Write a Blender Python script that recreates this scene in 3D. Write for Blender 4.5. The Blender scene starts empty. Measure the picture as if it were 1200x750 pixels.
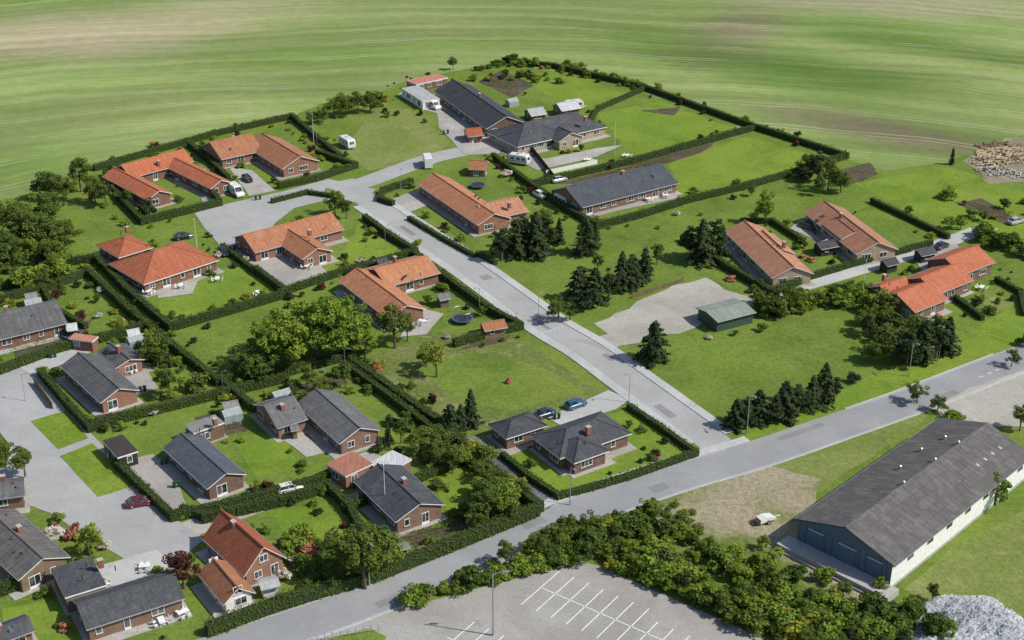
import bpy, math, random
import numpy as np
import mathutils
from mathutils import Vector
from mathutils.geometry import tessellate_polygon
R=random.Random(7); NR=np.random.default_rng(7)
sc=bpy.context.scene
# ------------------------------------------------------------------ camera + ground survey
TH=math.radians(26.3); H=124.0; F=1666.7
cam=bpy.data.cameras.new("camera"); co=bpy.data.objects.new("camera",cam); sc.collection.objects.link(co)
co.location=(0,0,H); co.rotation_euler=(math.pi/2-TH,0,0); cam.lens=50; cam.sensor_width=36; cam.clip_end=9000; cam.clip_start=1
sc.camera=co
def G(u,v,z=0.0):
    "surveyed point (plan metres) on the horizontal plane at height z"
    x=(u-600)/F; y=(375-v)/F
    dy=math.cos(TH)+y*math.sin(TH); dz=-math.sin(TH)+y*math.cos(TH)
    t=(H-z)/(-dz)
    return Vector((x*t,dy*t,z))
# ------------------------------------------------------------------ light
SE=math.radians(46); SA=math.radians(-14)   # elevation, azimuth measured from +X
w=bpy.data.worlds.new("World"); sc.world=w; w.use_nodes=True
nt=w.node_tree; bg=nt.nodes["Background"]; sky=nt.nodes.new("ShaderNodeTexSky"); sky.sky_type='NISHITA'; sky.sun_disc=False
sky.sun_elevation=SE; sky.sun_rotation=math.pi/2-SA; nt.links.new(sky.outputs[0],bg.inputs[0]); bg.inputs[1].default_value=0.11
sl=bpy.data.lights.new("sun",'SUN'); sl.energy=4.4; sl.angle=math.radians(0.5); sl.color=(1,0.955,0.87)
so=bpy.data.objects.new("sun",sl); sc.collection.objects.link(so)
sd=Vector((math.cos(SE)*math.cos(SA),math.cos(SE)*math.sin(SA),math.sin(SE)))
so.rotation_euler=sd.to_track_quat('Z','Y').to_euler(); so.location=(300,200,300)
sc.view_settings.view_transform='Standard'; sc.view_settings.look='None'; sc.view_settings.exposure=0
# ------------------------------------------------------------------ materials
class N:
    def __init__(s,name,rough=0.85,spec=0.25):
        s.m=bpy.data.materials.new(name); s.m.use_nodes=True; s.t=s.m.node_tree
        s.b=s.t.nodes["Principled BSDF"]; s.b.inputs["Roughness"].default_value=rough
        s.b.inputs["Specular IOR Level"].default_value=spec
    def n(s,t,**k):
        x=s.t.nodes.new(t)
        for a,b in k.items(): setattr(x,a,b)
        return x
    def l(s,a,b): s.t.links.new(a,b)
    def noise(s,vec,scale,detail=4,rough=0.6,dist=0):
        x=s.n("ShaderNodeTexNoise"); x.inputs["Scale"].default_value=scale; x.inputs["Detail"].default_value=detail
        x.inputs["Roughness"].default_value=rough; x.inputs["Distortion"].default_value=dist
        s.l(vec,x.inputs["Vector"]); return x.outputs["Fac"]
    def ramp(s,fac,a,b,va=0,vb=1):
        x=s.n("ShaderNodeMapRange"); x.interpolation_type='SMOOTHSTEP'
        x.inputs[1].default_value=a; x.inputs[2].default_value=b; x.inputs[3].default_value=va; x.inputs[4].default_value=vb
        s.l(fac,x.inputs[0]); return x.outputs[0]
    def mix(s,fac,a,b,mode='MIX'):
        x=s.n("ShaderNodeMix",data_type='RGBA',blend_type=mode)
        for i,val in ((0,fac),(6,a),(7,b)):
            if isinstance(val,(int,float)): x.inputs[i].default_value=val
            elif isinstance(val,(tuple,list)): x.inputs[i].default_value=(*val[:3],1)
            else: s.l(val,x.inputs[i])
        return x.outputs[2]
    def math(s,op,a,b=0.0):
        x=s.n("ShaderNodeMath",operation=op)
        for i,val in ((0,a),(1,b)):
            if isinstance(val,(int,float)): x.inputs[i].default_value=val
            else: s.l(val,x.inputs[i])
        return x.outputs[0]
    def blob(s,p,cx,cy,rx,ry,ang,nsc=0.022,amp=1.1):
        mp=s.n("ShaderNodeMapping",vector_type='TEXTURE'); mp.inputs["Location"].default_value=(cx,cy,0); mp.inputs["Rotation"].default_value=(0,0,math.radians(ang)); mp.inputs["Scale"].default_value=(rx,ry,1e5)
        s.l(p,mp.inputs[0]); ln=s.n("ShaderNodeVectorMath",operation='LENGTH'); s.l(mp.outputs[0],ln.inputs[0])
        d=s.math('SUBTRACT',ln.outputs["Value"],s.math('MULTIPLY',s.noise(p,nsc,5,0.65),amp))
        return s.ramp(d,-0.45,0.55,1,0)
    def val(s,fac,col,lo,hi):
        "multiply colour by lo..hi driven by fac"
        x=s.n("ShaderNodeCombineColor"); r=s.ramp(fac,0.25,0.75,lo,hi)
        for i in range(3): s.l(r,x.inputs[i])
        return s.mix(1.0,col,x.outputs[0],'MULTIPLY')
    def done(s,col,bump=None,bs=0.3,bd=0.05):
        if isinstance(col,(tuple,list)): s.b.inputs["Base Color"].default_value=(*col,1)
        else: s.l(col,s.b.inputs["Base Color"])
        if bump is not None:
            x=s.n("ShaderNodeBump"); x.inputs["Strength"].default_value=bs; x.inputs["Distance"].default_value=bd
            s.l(bump,x.inputs["Height"]); s.l(x.outputs[0],s.b.inputs["Normal"])
        return s.m
    def pos(s): return s.n("ShaderNodeNewGeometry").outputs["Position"]
    def obj(s): return s.n("ShaderNodeTexCoord").outputs["Object"]
    def uv(s): return s.n("ShaderNodeTexCoord").outputs["UV"]
    def rnd(s): return s.n("ShaderNodeObjectInfo").outputs["Random"]
def plain(name,c,rough=0.6,spec=0.3,metal=0,var=0.12):
    k=N(name,rough,spec); k.b.inputs["Metallic"].default_value=metal
    return k.done(k.val(k.noise(k.pos(),1.7,4),c,1-var,1+var))
def grass(name,c1,c2,c3,sc1=0.05,fine=0.35,patch=0.5,dots=0.0,worn=None):
    k=N(name,0.95,0.1); p=k.pos()
    a=k.mix(k.ramp(k.noise(p,sc1,5,0.6,0.4),0.38,0.62),c1,c2)
    a=k.mix(k.ramp(k.noise(p,0.22,6,0.72,0.5),0.5,0.7,0,patch),a,c3)
    a=k.mix(k.ramp(k.noise(p,0.09,6,0.7,1.2),0.52,0.72,0,0.6),a,tuple(x*0.6 for x in c1))
    a=k.mix(k.ramp(k.noise(p,0.035,4,0.6,0.8),0.5,0.68,0,0.45),a,tuple(x*y for x,y in zip(c2,(1.3,1.08,1.4))))
    if worn:
        for (u,v,rx,ry,an) in worn:
            q=G(u,v); f=k.blob(p,q.x,q.y,rx,ry,an,0.16,1.2); a=k.mix(k.math('MULTIPLY',f,0.92),a,(0.33,0.285,0.20))
    a=k.val(k.noise(p,1.1,5,0.75),a,1-fine*0.85,1+fine*0.85)
    a=k.val(k.noise(p,4.5,3,0.8),a,1-fine,1+fine)
    if dots:
        a=k.mix(k.ramp(k.noise(p,2.6,2,0.5),0.69,0.75,0,dots),a,(0.42,0.43,0.22))
    return k.done(a,k.noise(p,3.0,4,0.8),0.6,0.12)
def paving(name,c1,c2,spot=0.12,fs=0.5,dark=(0.08,0.08,0.075),dk=0.35):
    k=N(name,0.9,0.2); p=k.pos()
    a=k.mix(k.ramp(k.noise(p,0.08,5,0.6),0.35,0.65),c1,c2)
    a=k.mix(k.ramp(k.noise(p,0.5,6,0.75,0.6),0.52,0.78,0,dk),a,dark)
    a=k.mix(k.ramp(k.noise(p,0.05,5,0.7,2.0),0.50,0.515,0,dk*0.25),a,dark)
    a=k.val(k.noise(p,fs*8,3,0.7),a,1-spot,1+spot)
    return k.done(a,k.noise(p,6,3),0.2,0.02)
M={}
M['lawn']=grass('lawn_grass',(0.118,0.182,0.030),(0.155,0.222,0.036),(0.20,0.225,0.07),0.06,0.28,0.5,0.3)
M['lawn_bright']=grass('bright_lawn',(0.14,0.222,0.026),(0.18,0.262,0.034),(0.21,0.25,0.06),0.08,0.22,0.4,0.35)
M['lawn_dry']=grass('dry_lawn',(0.20,0.235,0.07),(0.155,0.21,0.045),(0.29,0.27,0.13),0.06,0.28,0.65,0.3)
M['rough']=grass('rough_grass',(0.16,0.19,0.055),(0.11,0.16,0.033),(0.29,0.26,0.14),0.05,0.38,0.75,0.3)
M['yardgrass']=grass('worn_yard_grass',(0.165,0.195,0.055),(0.12,0.17,0.033),(0.29,0.26,0.14),0.05,0.38,0.7,0.2,
    [(880,568,14,8,20),(915,555,11,6,-20),(850,600,9,6,60),(905,622,12,5,-30),(790,605,9,4,20),(960,660,13,4,-50),(935,590,8,5,0),(1000,690,10,3,-40)])
M['lawn_dark']=grass('dark_ground_cover',(0.05,0.10,0.015),(0.075,0.13,0.02),(0.10,0.12,0.04),0.1,0.4,0.5)  # a darker green than the other lawns, laid on one road island
M['soil']=grass('garden_soil',(0.12,0.095,0.065),(0.085,0.07,0.05),(0.09,0.12,0.035),0.2,0.35,0.6)
M['dirt']=grass('dirt_yard',(0.30,0.26,0.185),(0.22,0.20,0.135),(0.14,0.17,0.05),0.08,0.25,0.8)
M['asph_main']=paving('pale_asphalt',(0.34,0.34,0.335),(0.39,0.39,0.385),0.10,0.5,(0.24,0.24,0.24),0.45)
M['asph_road']=paving('road_asphalt',(0.27,0.275,0.285),(0.32,0.325,0.33),0.10,0.5,(0.20,0.20,0.20),0.4)
M['asph_lot']=paving('parking_asphalt',(0.31,0.295,0.27),(0.37,0.355,0.33),0.14,0.4,(0.20,0.19,0.17),0.5)
M['asph_patch']=paving('repair_asphalt',(0.22,0.22,0.225),(0.26,0.26,0.26),0.10,0.5,(0.16,0.16,0.16),0.4)
M['side']=paving('sidewalk_slabs',(0.43,0.43,0.42),(0.49,0.49,0.475),0.12)
M['kerb']=paving('kerb_stone',(0.48,0.48,0.47),(0.53,0.53,0.52),0.1)
M['gravel']=paving('gravel',(0.43,0.41,0.37),(0.35,0.33,0.29),0.2,0.6,(0.17,0.18,0.10),0.55)
M['terr']=paving('terrace_slabs',(0.33,0.315,0.29),(0.43,0.41,0.38),0.2,0.5,(0.18,0.17,0.15),0.55)
M['mark']=plain('road_paint',(0.72,0.72,0.70),0.7,0.2)
M['markw']=plain('worn_road_paint',(0.50,0.50,0.49),0.8,0.2)
M['stone']=paving('rubble_stone',(0.22,0.22,0.23),(0.12,0.12,0.13),0.5,0.3,(0.03,0.03,0.03),0.7)
def field_mat():
    k=N('crop_field',0.95,0.1); p=k.pos()
    a=k.mix(k.ramp(k.noise(p,0.008,4,0.55,0.5),0.36,0.64),(0.18,0.262,0.07),(0.245,0.30,0.108))  # base greens lightened so the colour itself carries the distance haze
    def at(u,v): q=G(u,v); return q.x,q.y
    for (u,v,rx,ry,an,c,st) in [(90,40,75,45,15,(0.42,0.355,0.24),0.85),(250,20,60,30,30,(0.37,0.335,0.20),0.6),(860,40,22,60,-20,(0.22,0.18,0.12),0.85),(620,10,70,25,0,(0.25,0.31,0.12),0.5),
                             (1040,155,60,16,-35,(0.19,0.165,0.10),0.9),(1060,5,70,28,0,(0.34,0.30,0.20),0.75),(950,85,95,24,-30,(0.085,0.15,0.025),0.85),(1130,60,70,20,-30,(0.095,0.16,0.03),0.8),  # dark green bands: cloud shade painted into the crop colour
                             (30,200,40,25,10,(0.14,0.225,0.045),0.6),(480,60,90,18,20,(0.155,0.245,0.05),0.55),(820,100,50,14,-30,(0.25,0.31,0.10),0.7),(760,40,60,16,-25,(0.115,0.19,0.035),0.7),(1010,60,60,9,-30,(0.25,0.30,0.10),0.6),(1170,120,40,14,-30,(0.22,0.28,0.09),0.6)]:
        x,y=at(u,v); a=k.mix(k.math('MULTIPLY',k.blob(p,x,y,rx,ry,an),st),a,c)
    # sowing rows and tramlines running round the village, as the tractor turned
    mp=k.n("ShaderNodeMapping"); mp.inputs["Location"].default_value=(6,-200,0); mp.inputs["Scale"].default_value=(0.72,1,0); k.l(p,mp.inputs[0])
    ln=k.n("ShaderNodeVectorMath",operation='LENGTH'); k.l(mp.outputs[0],ln.inputs[0])
    sx=k.n("ShaderNodeSeparateXYZ"); k.l(mp.outputs[0],sx.inputs[0]); ang=k.math('ARCTAN2',sx.outputs[1],sx.outputs[0])
    r=k.math('ADD',ln.outputs["Value"],k.math('MULTIPLY',k.noise(p,0.012,2,0.5),26.0))
    cb=k.n("ShaderNodeCombineXYZ"); k.l(k.math('MULTIPLY',r,0.16),cb.inputs[0]); k.l(k.math('MULTIPLY',ang,2.4),cb.inputs[1])
    a=k.val(k.noise(cb.outputs[0],1.0,5,0.7),a,0.80,1.20)
    cb2=k.n("ShaderNodeCombineXYZ"); k.l(k.math('MULTIPLY',r,0.035),cb2.inputs[0]); k.l(k.math('MULTIPLY',ang,1.6),cb2.inputs[1])
    a=k.val(k.noise(cb2.outputs[0],1.0,3,0.6),a,0.82,1.16)
    def tram(off,st):
        c=k.math('COSINE',k.math('MULTIPLY',k.math('ADD',r,off),2*math.pi/15.0)); return k.ramp(c,0.975,0.997,0,st)
    tl=k.math('MAXIMUM',tram(0,0.55),tram(2.0,0.55)); tl=k.math('MULTIPLY',tl,k.ramp(k.noise(p,0.015,3,0.6),0.38,0.6,0.3,1))
    a=k.mix(tl,a,(0.40,0.385,0.24))
    a=k.val(k.noise(p,0.25,6,0.75),a,0.88,1.12)
    a=k.val(k.noise(p,2.2,4,0.8),a,0.84,1.16)
    return k.done(a,k.noise(p,1.5,3),0.3,0.1)
M['field']=field_mat()
def tiles(name,c,mort,warm,bw=0.30,rh=0.36,amp=0.25,rough=0.75):
    k=N(name,rough,0.3); u=k.uv(); p=k.pos()
    br=k.n("ShaderNodeTexBrick"); br.offset=0.0; k.l(u,br.inputs["Vector"]); br.inputs["Scale"].default_value=1
    br.inputs["Brick Width"].default_value=bw; br.inputs["Row Height"].default_value=rh; br.inputs["Mortar Size"].default_value=0.035; br.inputs["Mortar Smooth"].default_value=0.6
    c2=tuple(x*(1-amp) for x in c); br.inputs["Color1"].default_value=(*c,1); br.inputs["Color2"].default_value=(*c2,1); br.inputs["Mortar"].default_value=(*mort,1)
    a=k.mix(k.ramp(k.noise(p,0.45,5,0.7,0.5),0.45,0.75,0,0.6),br.outputs["Color"],warm)
    mp=k.n("ShaderNodeMapping"); mp.inputs["Scale"].default_value=(2.2,0.25,1); k.l(u,mp.inputs[0])
    a=k.val(k.noise(mp.outputs[0],1,4,0.7),a,0.76,1.2)
    a=k.mix(k.ramp(k.noise(p,1.6,5,0.75),0.56,0.74,0,0.45),a,tuple(x*0.45 for x in c))
    a=k.val(k.rnd(),a,0.84,1.12)
    return k.done(a,br.outputs["Fac"],0.5,-0.03)
M['r_orange']=tiles('orange_tiles',(0.50,0.215,0.11),(0.24,0.095,0.045),(0.45,0.245,0.15))
M['r_pale']=tiles('weathered_orange_tiles',(0.47,0.225,0.135),(0.26,0.115,0.065),(0.43,0.26,0.18))
M['r_red']=tiles('red_tiles',(0.49,0.155,0.075),(0.22,0.06,0.03),(0.43,0.17,0.10))
M['r_dark']=tiles('dark_tiles',(0.078,0.082,0.094),(0.028,0.03,0.034),(0.12,0.12,0.125))
M['r_blue']=tiles('slate_blue_tiles',(0.095,0.11,0.135),(0.045,0.05,0.06),(0.13,0.14,0.155))
M['r_grey']=tiles('grey_eternit',(0.13,0.13,0.135),(0.06,0.06,0.06),(0.19,0.19,0.18),1.1,1.0,0.15)
M['r_brown']=tiles('brown_grey_eternit',(0.125,0.115,0.11),(0.05,0.045,0.04),(0.18,0.17,0.15),1.1,1.0,0.15)
M['r_ware']=tiles('warehouse_eternit',(0.125,0.117,0.113),(0.06,0.055,0.053),(0.19,0.18,0.165),1.1,1.5,0.25)
M['r_flat']=tiles('felt_roof',(0.20,0.20,0.20),(0.14,0.14,0.14),(0.27,0.26,0.25),1.0,4.0,0.1)
M['r_white']=tiles('corrugated_light',(0.52,0.53,0.54),(0.30,0.31,0.32),(0.42,0.42,0.41),0.25,3.0,0.1)
M['r_green']=tiles('green_metal_roof',(0.22,0.255,0.22),(0.13,0.155,0.135),(0.25,0.28,0.245),0.9,6,0.08)
M['r_redflat']=tiles('red_corrugated',(0.47,0.20,0.14),(0.33,0.13,0.09),(0.42,0.22,0.17),0.25,3.0,0.1)
def brick(name,c,c2,m):
    k=N(name,0.9,0.15); br=k.n("ShaderNodeTexBrick"); k.l(k.uv(),br.inputs["Vector"]); br.inputs["Scale"].default_value=1
    br.inputs["Brick Width"].default_value=0.24; br.inputs["Row Height"].default_value=0.075; br.inputs["Mortar Size"].default_value=0.008
    br.inputs["Color1"].default_value=(*c,1); br.inputs["Color2"].default_value=(*c2,1); br.inputs["Mortar"].default_value=(*m,1)
    a=k.val(k.noise(k.pos(),0.9,5,0.7),br.outputs["Color"],0.8,1.2); return k.done(k.val(k.rnd(),a,0.85,1.15))
M['w_red']=brick('red_brick',(0.26,0.105,0.065),(0.20,0.08,0.05),(0.30,0.25,0.2))
M['w_brown']=brick('brown_brick',(0.20,0.105,0.072),(0.155,0.08,0.055),(0.28,0.24,0.2))
M['w_yellow']=brick('yellow_brick',(0.36,0.27,0.175),(0.30,0.22,0.14),(0.36,0.32,0.27))
M['w_white']=brick('whitewashed_brick',(0.70,0.69,0.66),(0.64,0.63,0.6),(0.6,0.6,0.57))
M['w_grey']=brick('grey_cladding',(0.33,0.34,0.35),(0.29,0.30,0.31),(0.2,0.2,0.2))
M['w_dark']=brick('dark_timber',(0.065,0.055,0.05),(0.05,0.045,0.04),(0.02,0.02,0.02))
M['w_wood']=brick('wood_boards',(0.25,0.17,0.11),(0.20,0.14,0.09),(0.08,0.06,0.04))
M['w_green']=plain('green_boards',(0.05,0.085,0.06)); M['w_blue']=plain('blue_grey_cladding',(0.11,0.15,0.22))
M['w_ware']=plain('warehouse_render',(0.74,0.74,0.72),0.8,0.2)
M['white']=plain('white_paint',(0.75,0.75,0.73),0.5); M['conc']=plain('concrete',(0.40,0.39,0.37),0.9)
M['metal']=plain('galvanised_metal',(0.42,0.43,0.44),0.4,0.5,0.6); M['black']=plain('black_rubber',(0.02,0.02,0.02),0.8)
M['dkmetal']=plain('dark_metal',(0.06,0.065,0.07),0.5)
def glassm():
    k=N('window_glass',0.08,0.6); return k.done(k.mix(k.ramp(k.noise(k.pos(),0.7,2),0.45,0.6),(0.02,0.025,0.03),(0.12,0.13,0.14)))
M['glass']=glassm()
M['bark']=plain('bark',(0.13,0.10,0.075),0.95)
M['tramp']=plain('trampoline_mat',(0.03,0.035,0.05),0.7); M['bluepad']=plain('blue_padding',(0.06,0.11,0.20),0.6)
M['logs']=plain('cut_wood',(0.42,0.33,0.21),0.9,0.1,0,0.4)
M['brickred']=plain('chimney_brick',(0.28,0.11,0.07),0.9); M['bin']=plain('bin_green',(0.03,0.07,0.04),0.5)
def leafm(name,c1,c2,hue=0.0):
    k=N(name,0.75,0.15); g=k.n("ShaderNodeNewGeometry")
    a=k.mix(g.outputs["Random Per Island"],c1,c2)
    a=k.val(k.noise(g.outputs["Position"],0.6,3,0.6),a,0.7,1.3)
    a=k.mix(k.ramp(k.rnd(),0,1,0,0.6),a,tuple(x*y for x,y in zip(c2,(1.25,1.05,0.9))))
    k.done(a)
    tr=k.n("ShaderNodeBsdfTranslucent"); k.l(a,tr.inputs[0]); ms=k.n("ShaderNodeMixShader"); ms.inputs[0].default_value=0.3
    k.l(k.b.outputs[0],ms.inputs[1]); k.l(tr.outputs[0],ms.inputs[2]); out=[n for n in k.t.nodes if n.type=='OUTPUT_MATERIAL'][0]
    k.l(ms.outputs[0],out.inputs[0]); return k.m
M['lf']=leafm('broad_leaves',(0.080,0.125,0.026),(0.135,0.20,0.040))
M['lf_light']=leafm('spring_leaves',(0.14,0.225,0.03),(0.21,0.31,0.045))
M['lf_yel']=leafm('yellow_green_leaves',(0.20,0.25,0.03),(0.29,0.33,0.05))
M['lf_red']=leafm('copper_leaves',(0.07,0.026,0.026),(0.12,0.045,0.04))
M['lf_con']=leafm('conifer_needles',(0.032,0.058,0.026),(0.065,0.10,0.04))
M['lf_hedge']=leafm('hedge_leaves',(0.050,0.098,0.018),(0.085,0.145,0.028))
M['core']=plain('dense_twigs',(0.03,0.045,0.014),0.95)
M['flower']=leafm('white_blossom',(0.5,0.5,0.42),(0.65,0.62,0.6))
M['flower_p']=leafm('pink_blossom',(0.45,0.12,0.2),(0.5,0.3,0.12))
# ------------------------------------------------------------------ mesh builder
class MB:
    def __init__(s): s.v=[];s.f=[];s.m=[];s.uv=[];s.mats=[]
    def mi(s,k):
        if k not in s.mats: s.mats.append(k)
        return s.mats.index(k)
    def poly(s,pts,mat,uv=True):
        pts=[Vector(p) for p in pts]; b=len(s.v); s.v+= [tuple(p) for p in pts]; s.f.append(tuple(range(b,b+len(pts)))); s.m.append(s.mi(mat))
        n=Vector((0,0,0)); o=pts[0]
        for i in range(1,len(pts)-1): n+=(pts[i]-o).cross(pts[i+1]-o)
        if n.length<1e-9: n=Vector((0,0,1))
        n.normalize(); t=Vector((0,0,1)).cross(n)
        if t.length<1e-3: t=Vector((1,0,0))
        t.normalize(); bb=n.cross(t)
        s.uv+=[(p.dot(t),p.dot(bb)) for p in pts]
    def box(s,o,ex,ey,ez,mat,top=None):
        o,ex,ey,ez=map(Vector,(o,ex,ey,ez)); P=[o,o+ex,o+ex+ey,o+ey]; Q=[p+ez for p in P]
        for i in range(4): j=(i+1)%4; s.poly([P[i],P[j],Q[j],Q[i]],mat)
        s.poly(Q,top or mat); s.poly(P[::-1],mat)
    def cyl(s,a,b,r0,r1,n,mat,cap=True):
        a,b=Vector(a),Vector(b); d=(b-a).normalized(); t=d.cross(Vector((0.3,0.1,1)) if abs(d.z)<0.9 else Vector((1,0,0))).normalized(); q=d.cross(t)
        A=[a+(t*math.cos(i*2*math.pi/n)+q*math.sin(i*2*math.pi/n))*r0 for i in range(n)]; B=[b+(t*math.cos(i*2*math.pi/n)+q*math.sin(i*2*math.pi/n))*r1 for i in range(n)]
        for i in range(n): j=(i+1)%n; s.poly([A[i],A[j],B[j],B[i]],mat)
        if cap: s.poly(B,mat); s.poly(A[::-1],mat)
    def build(s,name,parent=None,loc=(0,0,0),rz=0,mesh_only=False):
        me=bpy.data.meshes.new(name); me.from_pydata(s.v,[],s.f)
        for k in s.mats: me.materials.append(M[k] if isinstance(k,str) else k)
        me.polygons.foreach_set("material_index",s.m)
        l=me.uv_layers.new(name="UVMap"); l.data.foreach_set("uv",np.array(s.uv,dtype=np.float32).ravel())
        me.update()
        if mesh_only: return me
        return place(name,me,loc,rz,parent)
def place(name,me,loc=(0,0,0),rz=0,parent=None,scale=None):
    o=bpy.data.objects.new(name,me); sc.collection.objects.link(o); o.location=loc; o.rotation_euler=(0,0,rz)
    if scale: o.scale=scale
    if parent: o.parent=parent
    return o
def empty(name,loc,rz=0):
    o=bpy.data.objects.new(name,None); sc.collection.objects.link(o); o.location=loc; o.rotation_euler=(0,0,rz); o.empty_display_size=1; return o
# ------------------------------------------------------------------ ground patches
BLOCK=[]
def rough_edges(P,amp,step=3.0):
    out=[]
    for i in range(len(P)):
        a,b=P[i],P[(i+1)%len(P)]; L=(b-a).length; n=max(1,int(L/step))
        for j in range(n):
            p=a.lerp(b,j/n); out.append(Vector((p.x+R.uniform(-amp,amp),p.y+R.uniform(-amp,amp),p.z)))
    return out
def flat(name,P,mat,z,block=False):
    P=[Vector((p.x,p.y,z)) for p in P]; me=bpy.data.meshes.new(name)
    tri=tessellate_polygon([P]); me.from_pydata([tuple(p) for p in P],[],[tuple(t) for t in tri]); me.materials.append(M[mat]); me.update()
    for pl in me.polygons:
        if pl.normal.z<0: pl.flip()
    me.update()
    if block: BLOCK.append([(p.x,p.y) for p in P])
    return place(name,me)
ZC=[0.0]
def patch(name,px,mat,z,amp=0.0,block=False):
    ZC[0]+=0.0006
    P=[G(*q) for q in px]
    if amp: P=rough_edges(P,amp)
    return flat(name,P,mat,z+ZC[0],block)
def smooth(P,n=6):
    out=[]
    for i in range(len(P)-1):
        p0=P[max(0,i-1)];p1=P[i];p2=P[i+1];p3=P[min(len(P)-1,i+2)]
        for j in range(n):
            t=j/n; out.append(0.5*((2*p1)+(p2-p0)*t+(2*p0-5*p1+4*p2-p3)*t*t+(3*p1-p0-3*p2+p3)*t**3))
    out.append(P[-1]); return out
def normals(P):
    r=[]
    for i in range(len(P)):
        d=(P[min(i+1,len(P)-1)]-P[max(i-1,0)]); d.z=0; d.normalize(); r.append(Vector((-d.y,d.x,0)))
    return r
def strip(name,P,a,b,z,mat,thick=0,block=False,sidemat=None):
    nn=normals(P); mb=MB()
    A=[p+n*a for p,n in zip(P,nn)]; B=[p+n*b for p,n in zip(P,nn)]
    for q in A+B: q.z=z
    for i in range(len(P)-1):
        mb.poly([B[i],B[i+1],A[i+1],A[i]] if a>b else [A[i],A[i+1],B[i+1],B[i]][::-1],mat)
        if block: BLOCK.append([(q.x,q.y) for q in (A[i],A[i+1],B[i+1],B[i])])
        if thick:
            for S in (A,B):
                d=Vector((0,0,thick)); mb.poly([S[i]-d,S[i+1]-d,S[i+1],S[i]],sidemat or mat)
    return mb.build(name)
flat('ground_field',[Vector(p) for p in ((-4000,-600,0),(4000,-600,0),(4000,7000,0),(-4000,7000,0))],'field',0.0)
patch('village_ground',[(-400,330),(-100,262),(0,235),(45,222),(110,196),(250,156),(345,136),(375,122),(445,108),(475,95),(585,73),(700,92),(880,148),(990,186),(1040,200),(1110,190),(1200,158),(1700,40),(2200,1100),(-1200,1100)],'lawn',0.010,0.5)
for px,m in [([(400,175),(440,128),(480,128),(530,165),(510,185),(430,200)],'lawn_dry'),
 ([(700,133),(775,118),(858,150),(800,172),(745,188),(722,160)],'lawn_bright'),
 ([(785,190),(875,160),(950,182),(930,204),(800,236)],'lawn_bright'),
 ([(600,85),(690,92),(735,112),(690,125),(640,112)],'lawn_bright'),
 ([(35,240),(120,225),(160,262),(258,250),(225,275),(120,300),(60,280)],'lawn'),
 ([(180,345),(250,320),(300,305),(330,345),(200,386)],'lawn_bright'),
 ([(195,390),(335,352),(300,400),(260,450)],'lawn'),
 ([(420,260),(485,295),(400,318),(360,325),(400,300)],'lawn_bright'),
 ([(480,250),(530,275),(560,300),(540,310),(500,285)],'lawn_dry'),
 ([(560,310),(640,292),(700,300),(820,300),(760,330),(800,322),(740,350),(680,395),(640,375)],'lawn'),
 ([(690,300),(790,250),(900,215),(960,220),(940,260),(850,262),(830,300)],'lawn'),
 ([(420,425),(500,390),(600,392),(710,465),(640,480),(560,512),(520,500)],'rough'),
 ([(480,428),(560,412),(640,432),(690,460),(600,480),(540,470)],'lawn'),
 ([(710,420),(830,385),(960,358),(1030,380),(1050,430),(900,510),(845,515)],'lawn'),
 ([(1120,400),(1200,350),(1260,330),(1260,400),(1060,462),(890,520),(860,518),(950,470)],'lawn_bright'),
 ([(1000,215),(1110,195),(1200,225),(1200,300),(1110,270)],'lawn_bright'),
 ([(900,540),(1000,505),(1080,480),(1090,490),(940,590)],'lawn_dry'),
 ([(740,600),(800,570),(880,540),(960,560),(940,640),(1040,700),(930,715),(800,650)],'yardgrass'),
 ([(1060,690),(1120,640),(1210,590),(1300,560),(1300,760),(1150,740)],'lawn_dry'),
 ([(590,535),(660,500),(735,480),(812,532),(655,583)],'lawn_bright'),
 ([(500,545),(555,550),(560,600),(520,600)],'lawn_bright'),
 ([(315,600),(400,590),(410,650),(350,668)],'lawn_bright'),
 ([(270,512),(340,505),(350,550),(300,560)],'lawn_bright'),
 ([(0,715),(60,700),(110,750),(0,770)],'lawn_bright'),
 ([(130,330),(160,380),(80,400),(90,350)],'lawn'),
 ([(1140,345),(1170,340),(1195,355),(1165,365)],'lawn_dry'),
 ([(1010,265),(1060,255),(1110,280),(1060,290)],'lawn')]:
    patch('lawn',px,m,0.02,0.5)
for px in [([(560,95),(590,82),(625,100),(600,115)]),([(1120,238),(1150,232),(1195,258),(1175,262)]),([(470,630),(540,608),(560,622),(490,645)]),
           ([(225,490),(265,482),(290,505),(250,512)]),([(750,130),(800,125),(790,135)]),([(980,200),(1020,190),(1030,205),(990,218)]),([(640,215),(720,200),(850,158),(820,180),(700,215)]),
           ([(540,410),(590,400),(600,392),(560,395)]),([(330,455),(400,440),(410,450),(350,462)]),([(10,400),(70,388),(110,372),(100,392),(20,420)]),([(15,330),(50,322),(60,335),(10,350)]),([(430,262),(480,286),(474,292),(424,268)])]:
    patch('garden_bed',px,'soil',0.035,0.4)
patch('dirt_yard',[(1130,190),(1170,165),(1215,158),(1215,215),(1160,215)],'dirt',0.03,1.0)
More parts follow.
